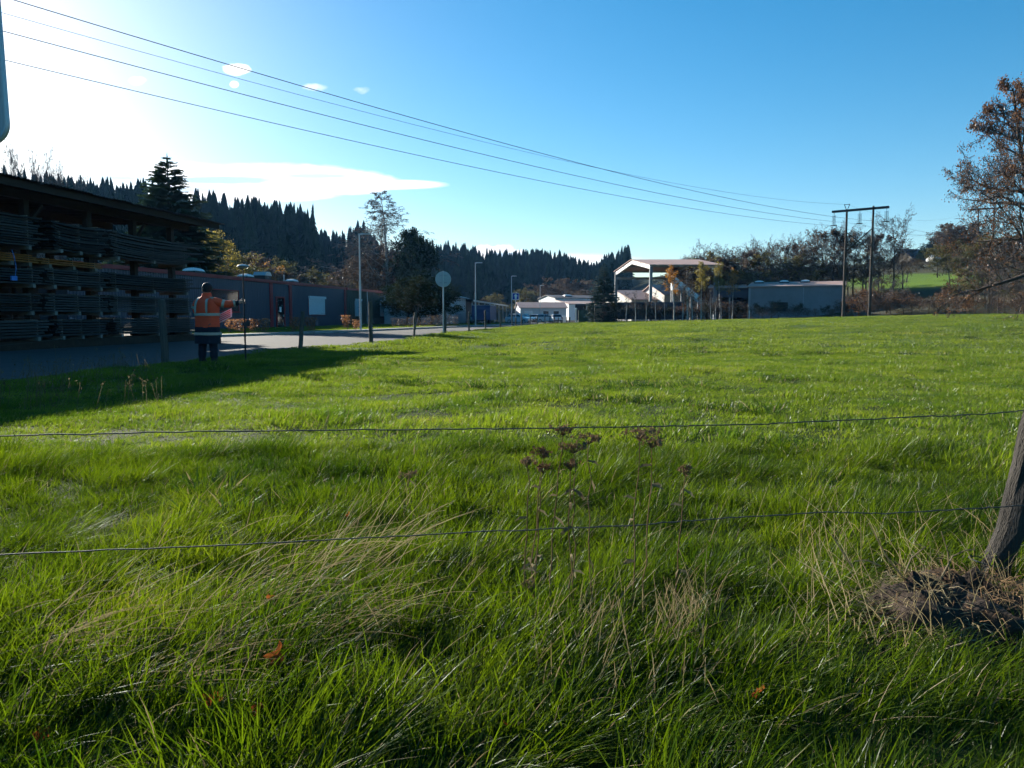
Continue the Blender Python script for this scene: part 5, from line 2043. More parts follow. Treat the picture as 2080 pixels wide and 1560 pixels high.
# ------------------------------------------------------------------ cars
def car(label, u, v, Y, yaw, paint, estate=False, z=None):
    p = at(u, v, Y)
    zz = .01 if z is None else z
    o = thing('parked_car', label, 'car', (p.x, p.y, zz), yaw, 'cars parked at the end of the road')
    L, Wd = 4.15, 1.74
    roof = [(.35, .0), (.62, .0)]
    side = [(-2.07, .42), (-2.10, .75), (-1.98, .98), (-1.05, 1.03), (.9, 1.02), (1.75, .86), (2.06, .68), (2.08, .34), (1.72, .22), (-1.8, .22)]
    b = MB()
    k = len(side)
    rings = [(-Wd / 2, .94), (-Wd / 2 + .06, 1.0), (Wd / 2 - .06, 1.0), (Wd / 2, .94)]
    for y, s in rings:
        for q in side:
            b.v.append((q[0] * (.985 if s < 1 else 1), y, .22 + (q[1] - .22) * s))
    for i in range(3):
        for j in range(k):
            b.f.append((i * k + j, i * k + (j + 1) % k, (i + 1) * k + (j + 1) % k, (i + 1) * k + j))
    b.f += [tuple(range(k)), tuple(reversed(range(3 * k, 4 * k)))]
    body = b.build('body', paint, o)
    tail = -1.95 if estate else -1.72
    lo = [(tail - .02, 1.0), (.95, 1.0)]
    hi = [(tail + .28, 1.46), (.28, 1.47)]
    c = MB()
    w0, w1 = Wd / 2 - .07, Wd / 2 - .22
    c.v = [(lo[0][0], -w0, .99), (lo[1][0], -w0, .99), (lo[1][0], w0, .99), (lo[0][0], w0, .99), (hi[0][0], -w1, 1.42), (hi[1][0], -w1, 1.42), (hi[1][0], w1, 1.42), (hi[0][0], w1, 1.42)]
    c.f = [(0, 1, 5, 4), (1, 2, 6, 5), (2, 3, 7, 6), (3, 0, 4, 7)]
    c.build('windows', M['glass'], o)
    r = MB()
    r.v = [(hi[0][0] - .03, -w1 - .02, 1.42), (hi[1][0] + .03, -w1 - .02, 1.42), (hi[1][0] + .03, w1 + .02, 1.42), (hi[0][0] - .03, w1 + .02, 1.42), (hi[0][0] + .12, -w1 + .1, 1.48), (hi[1][0] - .15, -w1 + .1, 1.48), (hi[1][0] - .15, w1 - .1, 1.48), (hi[0][0] + .12, w1 - .1, 1.48)]
    r.f = [(0, 1, 5, 4), (1, 2, 6, 5), (2, 3, 7, 6), (3, 0, 4, 7), (4, 5, 6, 7), (3, 2, 1, 0)]
    roofo = r.build('roof', paint, o)
    for x0, x1 in ((-.55, -.45), (tail + .02, tail + .3)):
        for s in (-1, 1):
            MB().bar((x0, s * (w0 + .004), .99), (x1, s * (w1 + .004), 1.43), .07, .02).build('pillar', paint, roofo)
    for s in (-1, 1):
        MB().bar((.95, s * (w0 - .01), .99), (.29, s * (w1 - .005), 1.43), .06, .05).build('pillar', paint, roofo)
        MB().box(.72, .9, s * .9 - .05, s * .9 + .05, 1.0, 1.12).build('mirror', paint, o)
        MB().box(1.80, 2.075, s * .62 - .17, s * .62 + .17, .62, .76).build('headlight', M['lamp_clear'], o)
        MB().box(-2.115, -1.96, s * .7 - .12, s * .7 + .12, .70, .94).build('tail_light', M['lamp_red'], o)
        for x in (-1.28, 1.3):
            t = MB().tube([(x, s * .88, .31), (x, s * .66, .31)], .31, 16).build('wheel', M['rubber'], o)
            MB().tube([(x, s * .885, .31), (x, s * .882, .31)], .19, 12).build('rim', M['galva'], t)
    for x in (-2.09, 2.02):
        MB().box(x - .04, x + .06, -.78, .78, .30, .46).build('bumper', M['dark_metal'], o)
    return o


car('silver-blue hatchback parked before the low annexe, nose to the road', 1054, 657, 122, math.radians(-28), M['car_blue'])
car('dark car half hidden behind the silver-blue hatchback', 1066, 652, 131, math.radians(-30), M['car_dark'])
car('white hatchback showing its red tail lights beside the silver estate', 1091, 651, 140, math.radians(70), M['car_white'])
car('silver-grey estate car parked in front of the tall white hall', 1108, 650, 139, math.radians(15), M['car_silver'], True)
car('white car nose at the right of the silver-grey estate', 1128, 651, 138, math.radians(100), M['car_white'])
car('white car half hidden under the long dark canopy behind a fence post', 970, 658, 116, math.radians(80), M['car_white'])
car('tiny pale car on the lane high on the right hillside', 1897, 518, 178, math.radians(84), M['car_white'], z=gz(at(1897, 518, 178).x, 178) + .02)


def yard_bits():
    # green mesh fence and gate at the road end
    p = at(1158, 655, 118)
    o = thing('gate', 'dark green mesh gate with pale posts where the road ends', 'gate', (p.x, p.y, gz(p.x, p.y)), math.radians(12))
    MB().tube([(.9, -.1, -.1), (.9, -.1, 2.0)], .13, 8).build('pillar', M['render_white'], o)
    MB().lathe([(.16, 2.0), (.17, 2.15), (.05, 2.25)], 10, (.9, -.1)).build('pillar_cap', M['white_paint'], o)
    MB().box(1.3, 2.9, -.03, .03, .05, 1.9).build('leaf', M['green_fence'], o)
    for x in (2.95, 3.9):
        MB().tube([(x, 0, -.1), (x, 0, 2.2)], .05, 6).build('post', M['green_fence'], o)
    MB().tube([(2.95, 0, 2.2), (3.9, 0, 2.15)], .045, 6).build('rail', M['galva'], o)
    # white palings
    p = at(1134, 648, 140)
    o = thing('fence', 'short white paling fence in front of the tall white hall', 'fence', (p.x, p.y, gz(p.x, p.y)), math.radians(5))
    for i in range(8):
        MB().box(i * .18, i * .18 + .12, -.02, .02, 0, 1.3).build('paling', M['white_paint'], o)
    for z in (.3, 1.0):
        MB().box(-.05, 1.45, .021, .05, z, z + .08).build('rail', M['white_paint'], o)
    # log pile
    a = at(1209, 648, 104)
    z = gz(a.x, a.y)
    o = thing('log_pile', 'tall pile of cut firewood with pale log ends beside the dark spruce', 'log pile', (a.x, a.y, z), 0)
    rng = random.Random(2)
    h = hz(618, 104) - z
    me = MB().tube([(0, -.35, 0), (0, .35, 0)], .085, 7).mesh('log', M['log_end'])
    zz = .09
    r = 0
    while zz < h:
        x = .09 + (.085 if r % 2 else 0)
        while x < 1.0:
            l = mesh_obj('log', me, o, (x, rng.uniform(-.06, .06), zz), (0, rng.uniform(0, 6.28), 0))
            s = rng.uniform(.8, 1.05)
            l.scale = (s, 1, s)
            x += .172
        zz += .150
        r += 1
    for x in (-.06, 1.12):
        MB().box(x - .04, x + .04, -.3, .3, -.1, h + .05).build('stake', M['old_wood'], o)
    # dark boundary fence behind the birches
    a, b = at(1256, 614, 103), at(1392, 614, 101)
    zg = gz(a.x, a.y)
    o = thing('fence', 'dark panel fence under the steel canopy behind the young birches', 'fence', (a.x, a.y, zg), math.atan2(b.y - a.y, b.x - a.x))
    L = (Vector((b.x, b.y)) - Vector((a.x, a.y))).length
    hh = a.z - zg
    n = 8
    for i in range(n):
        MB().box(L * i / n + .04, L * (i + 1) / n - .04, 0, .05, .35, hh).build('panel', M['shade_blue'], o)
    for i in range(n + 1):
        MB().box(L * i / n - .035, L * i / n + .035, -.03, .08, -.2, hh + .05).build('post', M['dark_metal'], o)
    # white marker post at the foot of the low hall, small stone-ring of dry stalks on the grass
    p = at(1522, 649, 93)
    o = mesh_obj('marker_post', post_mesh(1.0, .06, 5, m='render_white', name='marker_post'), None, (p.x, p.y, gz(p.x, p.y)))
    tag(o, 'short pale marker post at the foot of the low grey hall', 'post')


yard_bits()


# ------------------------------------------------------------------ the surveyor
def skin_mesh(name, verts, edges, radii, m, root=0, levels=2):
    me = bpy.data.meshes.new(name + '_cage')
    me.from_pydata(verts, edges, [])
    ob = bpy.data.objects.new(name + '_cage', me)
    COL.objects.link(ob)
    bm = bmesh.new()
    bm.from_mesh(me)
    lay = bm.verts.layers.skin.verify()
    bm.verts.ensure_lookup_table()
    for i, v in enumerate(bm.verts):
        r = radii[i]
        v[lay].radius = (r, r) if isinstance(r, (int, float)) else r
        v[lay].use_root = (i == root)
    bm.to_mesh(me)
    bm.free()
    sk = ob.modifiers.new('skin', 'SKIN')
    sk.use_smooth_shade = True
    ss = ob.modifiers.new('sub', 'SUBSURF')
    ss.levels = levels
    ss.render_levels = levels
    dg = bpy.context.evaluated_depsgraph_get()
    out = bpy.data.meshes.new_from_object(ob.evaluated_get(dg))
    out.name = name
    out.materials.clear()
    out.materials.append(m)
    bpy.data.objects.remove(ob)
    return out


def loft(rings, k=22, wr=0.0, seed=0):
    """rings: (z, cx, cy, rx, ry)"""
    rng = random.Random(seed)
    mb = MB()
    for z, cx, cy, rx, ry in rings:
        for j in range(k):
            a = 6.28319 * j / k
            c, s = math.cos(a), math.sin(a)
            f = 1 + rng.gauss(0, wr)
            e = .8
            mb.v.append((cx + rx * f * math.copysign(abs(c) ** e, c), cy + ry * f * math.copysign(abs(s) ** e, s), z + rng.gauss(0, wr * .05)))
    for i in range(len(rings) - 1):
        for j in range(k):
            a, b = i * k + j, i * k + (j + 1) % k
            mb.f.append((a, b, b + k, a + k))
    return mb


def subsurf(o, lv=2):
    m = o.modifiers.new('sub', 'SUBSURF')
    m.levels = lv
    m.render_levels = lv
    return o


def surveyor():
    Y = 17.0
    p = at(424, 737, Y)
    z = .01
    o = thing('person', 'person in orange high-visibility jacket and dark cap holding a survey pole, seen from behind', 'person', (p.x, p.y, z), math.radians(-17))
    V, Ed, R = [], [], []

    def j(co, r, par=None):
        V.append(co)
        R.append(r)
        if par is not None:
            Ed.append((par, len(V) - 1))
        return len(V) - 1
    pel = j((0, 0, .95), (.16, .12))
    sp1 = j((0, 0, 1.15), (.15, .11), pel)
    ch = j((0, 0, 1.36), (.17, .12), sp1)
    nb = j((0, .005, 1.49), .065, ch)
    nk = j((0, .015, 1.56), .058, nb)
    hd = j((0.01, .03, 1.645), (.080, .098), nk)
    ht = j((0.01, .03, 1.735), (.066, .085), hd)
    ns = j((.012, .142, 1.635), .014, hd)
    for s in (-1, 1):
        er = j((.01 + s * .088, .015, 1.635), .014, hd)
        hip = j((s * .10, 0, .88), .095, pel)
        kn = j((s * .135, .01, .48), .066, hip)
        an = j((s * .15, -.01, .09), .045, kn)
        toe = j((s * .17, .15, .045), .035, an)

    def arm(sh, el, wr, hand, fingers):
        a = j(sh, .075, ch)
        b = j(el, .052, a)
        c = j(wr, .036, b)
        h = j(hand, (.040, .024), c)
        for pts in fingers:
            q = h
            for i, f in enumerate(pts):
                q = j(f, .0105 - .0012 * i, q)
    # right hand closed round the pole at (.76, .33)
    px, py = .735, .30
    hz_ = 1.385
    fr = []
    for i in range(4):
        zz = hz_ + .034 - .022 * i
        fr.append([(px - .035, py + .022, zz), (px + .005, py + .034, zz), (px + .030, py + .010, zz)])
    fr.append([(px - .045, py - .025, hz_ + .045), (px - .012, py - .034, hz_ + .058), (px + .018, py - .024, hz_ + .056)])
    arm((.20, 0, 1.42), (.43, .12, 1.33), (.635, .25, 1.365), (px - .055, py - .012, hz_), fr)
    fl = []
    for i in range(4):
        zz = 1.10 - .02 * i
        fl.append([(.02, .345, zz), (.055, .35, zz), (.075, .335, zz)])
    fl.append([(-.01, .30, 1.135), (.025, .305, 1.15), (.05, .315, 1.15)])
    arm((-.20, 0, 1.42), (-.33, .04, 1.16), (-.08, .29, 1.08), (-.02, .325, 1.09), fl)
    mesh_obj('body', skin_mesh('body', V, Ed, R, M['skin'], 0, 2), o)
    # jacket: orange upper part
    tor = [(.82, .0, .0, .272, .185), (.90, 0, 0, .270, .185), (1.0, 0, 0, .268, .182), (1.1, 0, 0, .272, .180), (1.2, 0, 0, .282, .180), (1.3, 0, 0, .285, .175), (1.38, 0, 0, .265, .16), (1.435, 0, 0, .21, .14), (1.475, 0, .005, .13, .115), (1.50, 0, .01, .098, .10), (1.555, 0, .012, .092, .095), (1.57, 0, .012, .084, .088)]
    jk = subsurf(loft(tor, 24, .022, 3).build('jacket', M['orange'], o, True), 2)
    sl_r = MB().tube([(.14, 0, 1.385), (.24, .01, 1.385), (.34, .07, 1.345), (.43, .12, 1.322), (.51, .17, 1.335), (.575, .215, 1.355)], [.10, .098, .086, .082, .076, .066], 14)
    subsurf(sl_r.build('sleeve', M['orange'], o, True), 1)
    sl_l = MB().tube([(-.14, 0, 1.385), (-.23, .0, 1.38), (-.29, .01, 1.28), (-.335, .035, 1.16), (-.25, .13, 1.12), (-.14, .235, 1.09)], [.10, .098, .088, .084, .076, .066], 14)
    subsurf(sl_l.build('sleeve', M['orange'], o, True), 1)
    cf = MB().tube([(.575, .215, 1.355), (.64, .253, 1.368)], [.060, .048], 12).build('cuff', M['navy_cloth'], o, True)
    MB().tube([(-.14, .235, 1.09), (-.085, .285, 1.08)], [.060, .048], 12).build('cuff', M['navy_cloth'], o, True)
    low = [(.47, 0, 0, .292, .20), (.56, 0, 0, .288, .198), (.66, 0, 0, .284, .194), (.76, 0, 0, .279, .190), (.835, 0, 0, .278, .190)]
    subsurf(loft(low, 24, .020, 5).build('jacket_skirt', M['navy_cloth'], o, True), 2)

    def ringband(z0, z1, rx, ry, name):
        b = loft([(z0, 0, 0, rx, ry), ((z0 + z1) / 2, 0, 0, rx + .004, ry + .004), (z1, 0, 0, rx, ry)], 40, .004, 8)
        subsurf(b.build(name, M['reflective'], o, True), 1)
    ringband(1.075, 1.135, .286, .194, 'reflective_band')
    ringband(.655, .715, .301, .211, 'reflective_band')
    # braces over the back and shoulders
    for s in (-1, 1):
        b = MB()
        path = [(1.13, -.190), (1.22, -.190), (1.30, -.186), (1.37, -.172), (1.42, -.142), (1.448, -.08), (1.455, .0), (1.44, .09), (1.38, .165), (1.25, .19), (1.13, .19)]
        xs = [.145, .145, .142, .135, .125, .12, .12, .12, .125, .13, .13]
        for i, ((zz, yy), x) in enumerate(zip(path, xs)):
            g = 1.055
            b.v += [(s * x - .03, yy * g - (.004 if yy < 0 else -.004), zz + (.012 if 3 < i < 8 else 0)), (s * x + .03, yy * g - (.004 if yy < 0 else -.004), zz + (.012 if 3 < i < 8 else 0))]
        b.f = [(2 * i, 2 * i + 1, 2 * i + 3, 2 * i + 2) for i in range(len(path) - 1)]
        subsurf(b.build('reflective_brace', M['reflective'], o, True), 1)
    for a, c, r0, r1 in (((.335, .067, 1.347), (.385, .102, 1.332), .090, .087), ((.54, .192, 1.347), (.578, .217, 1.356), .073, .069), ((-.283, .008, 1.30), (-.305, .018, 1.24), .093, .091)):
        MB().tube([a, c], [r0, r1], 16, False).build('reflective_band', M['reflective'], o, True)
    # trousers and boots
    T = [(0, 0, .92), (0, 0, .84)]
    tv, te, trr = [(0, 0, .93)], [], [(.17, .13)]
    for s in (-1, 1):
        n = len(tv)
        tv += [(s * .115, 0, .80), (s * .135, .0, .50), (s * .15, -.01, .28), (s * .155, -.01, .10)]
        trr += [.115, .095, .090, .092]
        te += [(0, n), (n, n + 1), (n + 1, n + 2), (n + 2, n + 3)]
    mesh_obj('trousers', skin_mesh('trousers', tv, te, trr, M['navy_cloth'], 0, 2), o)
    for s in (-1, 1):
        bt = loft([(.0, s * .16, .04, .052, .145), (.03, s * .16, .04, .055, .15), (.07, s * .158, .02, .052, .12), (.12, s * .155, -.01, .058, .075), (.20, s * .155, -.012, .060, .07)], 16)
        bt.f.append(tuple(range(16)))
        subsurf(bt.build('boot', M['black'], o, True), 1)
    # cap and hair
    cap = loft([(1.655, .01, .025, .094, .115), (1.69, .01, .025, .098, .118), (1.735, .01, .025, .094, .112), (1.775, .01, .025, .072, .088), (1.797, .01, .025, .035, .044), (1.80, .01, .025, .004, .005)], 20)
    c = subsurf(cap.build('cap', M['black'], o, True), 1)
    MB().prism([(-.065, .12), (.085, .12), (.07, .20), (.01, .222), (-.05, .20)], 'z', 1.668, 1.678).build('peak', M['black'], c)
    loft([(1.59, .01, .005, .070, .088), (1.62, .01, .012, .087, .103), (1.66, .01, .022, .090, .110)], 18).build('hair', M['black'], o, True)
    # papers in the other hand
    c0 = o.matrix_basis
    rot = Matrix.Rotation(math.radians(-17), 3, 'Z')

    def w(q):
        return Vector((p.x, p.y, z)) + rot @ Vector(q)
    bd = w((.17, .345, 1.07))
    f = thing('clipboard', 'clipboard with red and white papers held in front of the jacket', 'clipboard', bd, math.radians(-10))
    b = MB().box(-.16, .20, .0, .006, -.13, .12).build('board', M['paper_red'], f, rot=(math.radians(-35), math.radians(-24), 0))
    MB().box(-.15, .215, -.008, -.001, -.142, .115).build('sheet', M['paper'], f, rot=(math.radians(-35), math.radians(-24), 0))
    for i in range(4):
        MB().box(-.13, .18, -.0125, -.0085, -.11 + i * .055, -.085 + i * .055).build('printed_band', M['paper_red'], f, rot=(math.radians(-35), math.radians(-24), 0))
    # survey pole with satellite antenna
    q = w((px, py, 0))
    s = thing('survey_pole', 'black survey pole topped by a flat pale satellite antenna, held upright by the surveyor', 'survey pole', (q.x, q.y, z), 0)
    top = hz(546, q.y) - z
    MB().tube([(0, 0, .0), (0, 0, .06), (0, 0, .92)], [.004, .019, .019], 10).build('lower_tube', M['black'], s)
    MB().tube([(0, 0, .921), (0, 0, top)], [.015, .014], 10).build('upper_tube', M['black'], s)
    a = MB().lathe([(.02, top), (.05, top + .015), (.115, top + .035), (.125, top + .05), (.115, top + .068), (.08, top + .088), (.03, top + .098), (.004, top + .10)], 24).build('antenna', M['pale_grey'], s, True)
    MB().lathe([(.126, top + .040), (.129, top + .046), (.126, top + .053)], 24).build('antenna_seam', M['dark_metal'], a)
    k = MB().box(-.035, .035, -.04, .03, .86, .93).build('clamp', M['dark_metal'], s)
    MB().box(.045, .13, -.06, -.035, .85, .98).build('controller', M['dark_metal'], k)
    MB().box(-.07, -.035, -.03, .0, .88, .92).build('clamp_screw', M['galva'], k)


surveyor()


# ------------------------------------------------------------------ foreground plants
def dry_umbel(u0, v0, u1, v1, Y, size, seed, label):
    rng = random.Random(seed)
    b, t = at(u0, v0, Y), at(u1, v1, Y + rng.uniform(-.08, .08))
    z = gz(b.x, b.y)
    o = thing('dried_umbel', label, 'dried flower', (b.x, b.y, z), 0, 'dried umbel stalks by the near fence')
    top = Vector((t.x - b.x, t.y - b.y, t.z - z))
    n = 9
    pts = [Vector((top.x * (i / n) ** 1.3 + rng.gauss(0, .004), top.y * i / n + rng.gauss(0, .004), -.03 + (top.z + .03) * i / n)) for i in range(n + 1)]
    MB().tube(pts, [.0030 - .0014 * i / n for i in range(n + 1)], 5).build('stalk', M['dead_stalk'], o)
    hd = MB()
    e = pts[-1]
    for i in range(int(13 * size) + 5):
        a = rng.uniform(0, 6.283)
        r = rng.uniform(.15, 1) * .050 * size
        tip = e + Vector((math.cos(a) * r, math.sin(a) * r, rng.uniform(.004, .024)))
        hd.tube([e - Vector((0, 0, .012)), tip], [.0011, .0008], 3, False)
        for _ in range(7):
            add_leaf(hd, tip + Vector((rng.gauss(0, .005), rng.gauss(0, .005), rng.gauss(0, .004))), .0068 * rng.uniform(.6, 1.3), rng)
    hd.build('seed_head', M['dead_stalk'], o)
    lf = MB()
    for i in range(4):
        q = pts[rng.randint(3, 8)]
        d = Vector((rng.gauss(0, 1), rng.gauss(0, 1), rng.uniform(-.6, .3))).normalized()
        w = d.orthogonal().normalized() * .003
        lf.quad(q - w, q + w, q + d * .03 + w * 2, q + d * .03 - w * 2)
        lf.quad(q + d * .03 - w * 2, q + d * .03 + w * 2, q + d * .05 + Vector((0, 0, -.012)), q + d * .05 + Vector((0, 0, -.012)))
    lf.build('dry_leaves', M['weed'], o)


def c3(x, y):
    return 980 + x / 3.39, 840 + y / 3.39


for i, (tx, ty, bx, by, sz, lab) in enumerate(((545, 128, 465, 1230, 1.0, 'tall dried umbel leaning left, head just below the upper wire'), (625, 252, 630, 1225, 1.0, 'dried umbel with flat head under the leaning one'), (730, 190, 745, 1265, 1.2, 'straight dried umbel with dark double head'),
                                               (1080, 150, 1035, 1250, 1.5, 'tallest dried umbel with the largest ragged head'), (1165, 215, 1110, 1285, 1.1, 'dried umbel right beside the tallest one'), (410, 285, 335, 1170, 1.0, 'dried umbel with two ragged brown heads at the left of the group'),
                                               (420, 395, 350, 1175, .8, 'shorter dried umbel just under the two-headed one'), (320, 350, 285, 1185, .6, 'thin faint dried umbel at the left end of the group'), (1395, 408, 1330, 1185, .6, 'small-headed dried umbel apart at the right of the group'), (595, 372, 615, 1210, .7, 'low dried umbel bud between the flat and the dark heads'),
                                               (320, 1190, 315, 1290, .6, 'very short dried umbel close to the ground'))):
    u0, v0 = c3(bx, by)
    u1, v1 = c3(tx, ty)
    dry_umbel(u0, v0, u1, v1, 2.72 + .02 * (i % 3), sz, i, lab)
dry_umbel(835, 1010, 830, 968, 4.3, 1.6, 40, 'lone curled dry seed head standing in the open grass')


def leaf_thing(u, v, Y, s, seed, label):
    rng = random.Random(seed)
    p = at(u, v, Y)
    z = max(p.z, gz(p.x, p.y) + .03)
    mb = MB()
    out = []
    n = 18
    for i in range(n):
        a = 6.28319 * i / n
        r = (1 + .28 * math.cos(5 * a)) * (1.15 if abs(math.sin(a / 2)) > .8 else .9)
        x, y = r * math.cos(a) * s, r * math.sin(a) * s * .72
        out.append((x, y, .25 * s * math.sin(a * 2 + seed) + .5 * (y * y) / s))
    mb.v = [(0, 0, .05 * s)] + out
    mb.f = [(0, i + 1, (i + 1) % n + 1) for i in range(n)]
    o = thing('fallen_leaf', label, 'leaf', (p.x, p.y, z), rng.uniform(0, 6.28), 'fallen brown leaves in the grass')
    rt = (rng.uniform(.4, 1.1), rng.uniform(-.5, .5), 0)
    mb.build('blade', M['brown_leaf'], o, rot=rt)
    st = MB().tube([(-s * .9, 0, .05 * s), (-s * 1.5, .1 * s, .2 * s)], .0012, 4).build('stem', M['dead_stalk'], o, rot=rt)


for i, (u, v, Y, s, lab) in enumerate(((566, 1330, 2.15, .045, 'large curled russet leaf caught in the near grass'), (433, 1421, 1.98, .026, 'small bright rust leaf below the large curled one'), (525, 1440, 1.96, .022, 'dull brown leaf beside the small rust one'), (85, 1490, 1.85, .026, 'brown leaf deep in the nearest grass'),
                                       (549, 1212, 2.5, .016, 'tiny orange leaf among dead stalks'), (1540, 1408, 2.0, .022, 'pale brown leaf in the shaded grass below the uprooted turf'), (708, 1045, 3.6, .02, 'reddish leaf in the open grass past the fence'), (1030, 1470, 1.9, .018, 'dark brown leaf in the near shade'))):
    leaf_thing(u, v, Y, s, i, lab)


def dry_grass():
    rng = random.Random(31)
    mb = MB()

    def stalk(p, d, L, w, droop):
        n = 5
        d = d.normalized()
        s = d.cross(Vector((0, -1, .2))).normalized()
        prev = None
        for i in range(n + 1):
            t = i / n
            c = p + d * L * t + Vector((0, 0, -droop * L * t * t))
            q = (c - s * w * (1 - .7 * t), c + s * w * (1 - .7 * t))
            if prev:
                mb.quad(prev[0], prev[1], q[1], q[0])
            prev = q

    def area(u0, u1, v0, v1, n, L0, L1, dirs, w=.0016, Y0=None):
        for _ in range(n):
            u, v = rng.uniform(u0, u1), rng.uniform(v0, v1)
            r = ray(u, v)
            Y = (EZ - .02) / -r.z
            for _k in range(3):
                x = r.x * Y
                Y = (EZ - gz(x, Y) - .02) / -r.z
            x = r.x * Y
            d = Vector((rng.gauss(dirs[0], .28), rng.gauss(dirs[1], .35), abs(rng.gauss(dirs[2], .3)) + .08))
            stalk(Vector((x, Y, gz(x, Y) + rng.uniform(0, .06))), d, rng.uniform(L0, L1), w * rng.uniform(.5, 1.4), rng.uniform(.05, .5))
    area(0, 420, 1230, 1420, 150, .18, .50, (1.0, .15, .38))
    area(420, 760, 1110, 1330, 110, .20, .55, (1.0, .1, .55))
    area(560, 800, 1100, 1210, 26, .35, .62, (.75, .1, 1.0))
    area(1080, 1450, 1230, 1420, 120, .08, .30, (.2, 0, 1.0))
    area(1350, 1430, 1230, 1300, 90, .08, .20, (.0, 0, 1.0), .0012)
    area(1620, 2080, 1080, 1330, 240, .10, .36, (-.3, -.2, .7))
    area(0, 2080, 980, 1500, 130, .12, .34, (.5, 0, .7), .0013)
    o = mb.build('dry_grass', M['straw'])
    tag(o, 'pale dead grass stalks lying over the near turf', 'dry grass', kind='stuff')


dry_grass()


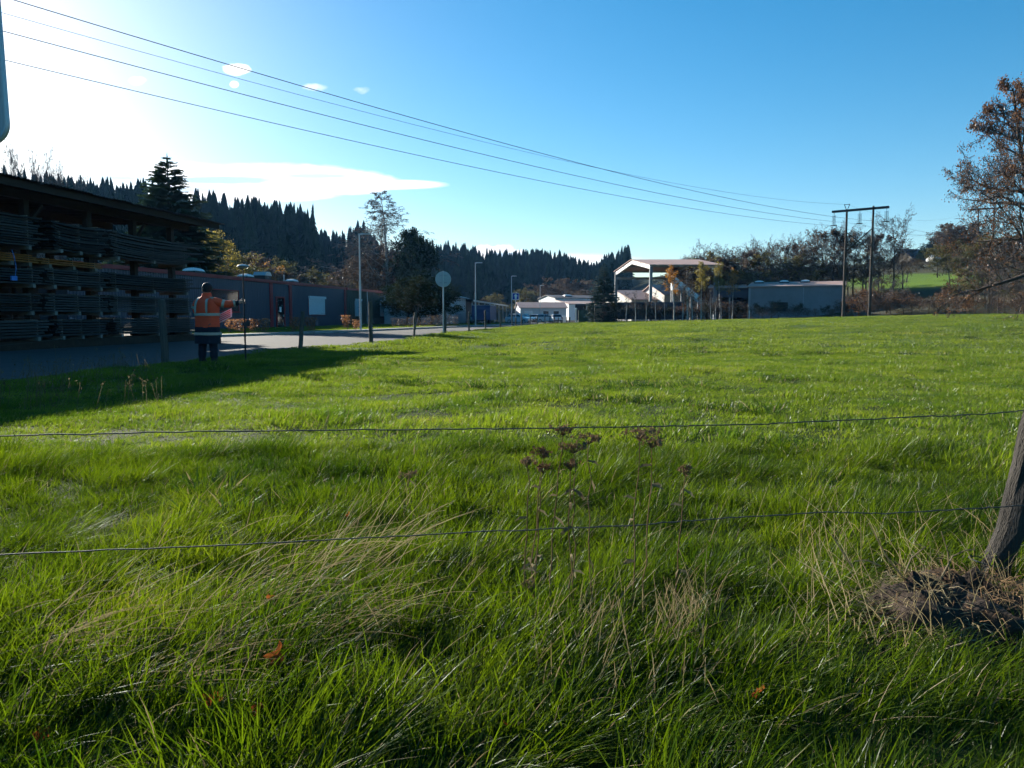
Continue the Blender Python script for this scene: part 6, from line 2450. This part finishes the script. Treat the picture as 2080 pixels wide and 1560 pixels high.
def uprooted_turf():
    rng = random.Random(17)
    c = at(1925, 1305, 2.54)
    z = gz(c.x, c.y)
    o = thing('uprooted_turf', 'torn-up clump of brown soil, roots and straw at the leaning post', 'turf clump', (c.x, c.y, z), 0)
    mb = MB()
    n, k = 12, 26
    for i in range(n):
        t = i / (n - 1)
        for j_ in range(k):
            a = 6.28319 * j_ / k
            lump = float(vnoise(math.cos(a) * 2.2 + 5 + t * 3, math.sin(a) * 2.2 + t * 3, 3)) + .6 * float(vnoise(math.cos(a) * 6 + 9 + t * 7, math.sin(a) * 6 + t * 7, 4))
            r = (.24 + .13 * (lump - .8)) * math.cos(t * 1.5) ** .7
            x = r * math.cos(a) * 1.25 + .16 * t
            y = r * math.sin(a) * .95 + .16 * t
            mb.v.append((x, y, -.08 + (.19 + .12 * (lump - .8)) * math.sin(t * 1.57)))
    for i in range(n - 1):
        for j_ in range(k):
            a, b = i * k + j_, i * k + (j_ + 1) % k
            mb.f.append((a, b, b + k, a + k))
    mb.build('soil', M['earth'], o, True)
    st, rt = MB(), MB()
    for _ in range(1500):
        a, t = rng.uniform(0, 6.283), rng.random() ** .7
        r = .27 * math.sqrt(1 - t * t * .9) * rng.uniform(.8, 1.15)
        p = Vector((r * math.cos(a) * 1.25 + .15 * t, r * math.sin(a) * .95 + .15 * t, -.05 + .19 * t))
        d = Vector((rng.gauss(-.2, .7) + math.cos(a) * .4, rng.gauss(-.2, .7) + math.sin(a) * .4, rng.gauss(0, .45))).normalized()
        L = rng.uniform(.03, .13)
        s = d.orthogonal().normalized() * rng.uniform(.0007, .0018)
        m_ = p + d * L * .55 + Vector((0, 0, rng.uniform(-.01, .02)))
        e = p + d * L + Vector((0, 0, rng.uniform(-.04, .01)))
        tgt = st if (p.x < .06 and _ % 4 < 3) else rt  # pale straw kept to the left flank, colouring it as if sunlit
        tgt.quad(p - s, p + s, m_ + s, m_ - s).tri(m_ - s, m_ + s, e)
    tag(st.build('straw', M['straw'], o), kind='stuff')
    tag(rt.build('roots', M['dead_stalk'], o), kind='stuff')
    # long arching dead stems springing from it
    for i, pts in enumerate((((1840, 1180), (1800, 1130), (1765, 1062)), ((1838, 1165), (1850, 1135), (1880, 1110), (1858, 1105)), ((1900, 1195), (1935, 1130), (1960, 1118), (1980, 1116)), ((1930, 1180), (1925, 1120), (1912, 1080)), ((1730, 1150), (1705, 1110), (1688, 1085)), ((1790, 1150), (1760, 1138), (1735, 1140)))):
        q = [at(u, v, 2.72) - Vector((c.x, c.y, z)) for u, v in pts]
        sm = []
        for a, b in zip(q[:-1], q[1:]):
            sm += [a, a.lerp(b, .5)]
        sm.append(q[-1])
        MB().tube(sm, [.0035 * (1 - .5 * i_ / len(sm)) for i_ in range(len(sm))], 5).build('stem', M['straw'], o)
    # pale stones in the dug soil
    for u, v, s in ((1985, 1345, .035), (1960, 1335, .022), (2015, 1352, .028)):
        q = at(u, v, 2.35) - Vector((c.x, c.y, z))
        b = loft([(-s * .6, 0, 0, s * .5, s * .4), (-s * .2, 0, 0, s, s * .8), (s * .2, 0, 0, s * .8, s * .7), (s * .45, 0, 0, s * .3, s * .3)], 9, .08, int(u))
        b.f += [tuple(range(27, 36)), tuple(reversed(range(9)))]
        b.build('stone', M['concrete'], o, True, loc=q)


uprooted_turf()


def bank_weeds():
    """dry seed-headed weeds on the shaded bank by the road"""
    rng = random.Random(41)
    mb = MB()
    for _ in range(230):
        u = rng.uniform(-60, 330) if _ % 3 else rng.uniform(40, 140)
        Y = rng.uniform(8.5, 15.5)
        x = (u - 1040) / F * Y
        if x < float(fence_x(Y)) - .3:
            x = float(fence_x(Y)) - .3 + rng.uniform(0, .8)
        z = gz(x, Y)
        h = rng.uniform(.10, .38) * (1.5 if _ % 7 == 0 else 1)
        lean = Vector((rng.gauss(.12, .2), rng.gauss(0, .15), 1)).normalized()
        p, e = Vector((x, Y, z)), Vector((x, Y, z)) + lean * h
        s = Vector((1, 0, 0)) * .0022
        mb.quad(p - s, p + s, e + s, e - s)
        for _k in range(rng.randint(2, 9)):
            add_leaf(mb, e + Vector((rng.gauss(0, .02), rng.gauss(0, .02), rng.gauss(-.03, .04))), rng.uniform(.008, .018), rng)
    tag(mb.build('dry_weeds', M['weed']), 'dry seed-headed weeds on the shaded bank before the road', 'weeds', kind='stuff')


bank_weeds()


# ------------------------------------------------------------------ the air
def haze():
    m, N, L = new_mat('haze')
    out = N.new('ShaderNodeOutputMaterial')
    v = N.new('ShaderNodeVolumePrincipled')
    v.inputs['Color'].default_value = (.22, .52, 1.0, 1)
    v.inputs['Density'].default_value = .00013
    v.inputs['Anisotropy'].default_value = 0
    L.new(v.outputs[0], out.inputs['Volume'])
    o = MB().box(-1520, 1520, -1520, 1520, -3, 130).build('haze', m)
    tag(o, 'thin pale autumn haze over the whole valley', 'haze', kind='stuff')


haze()
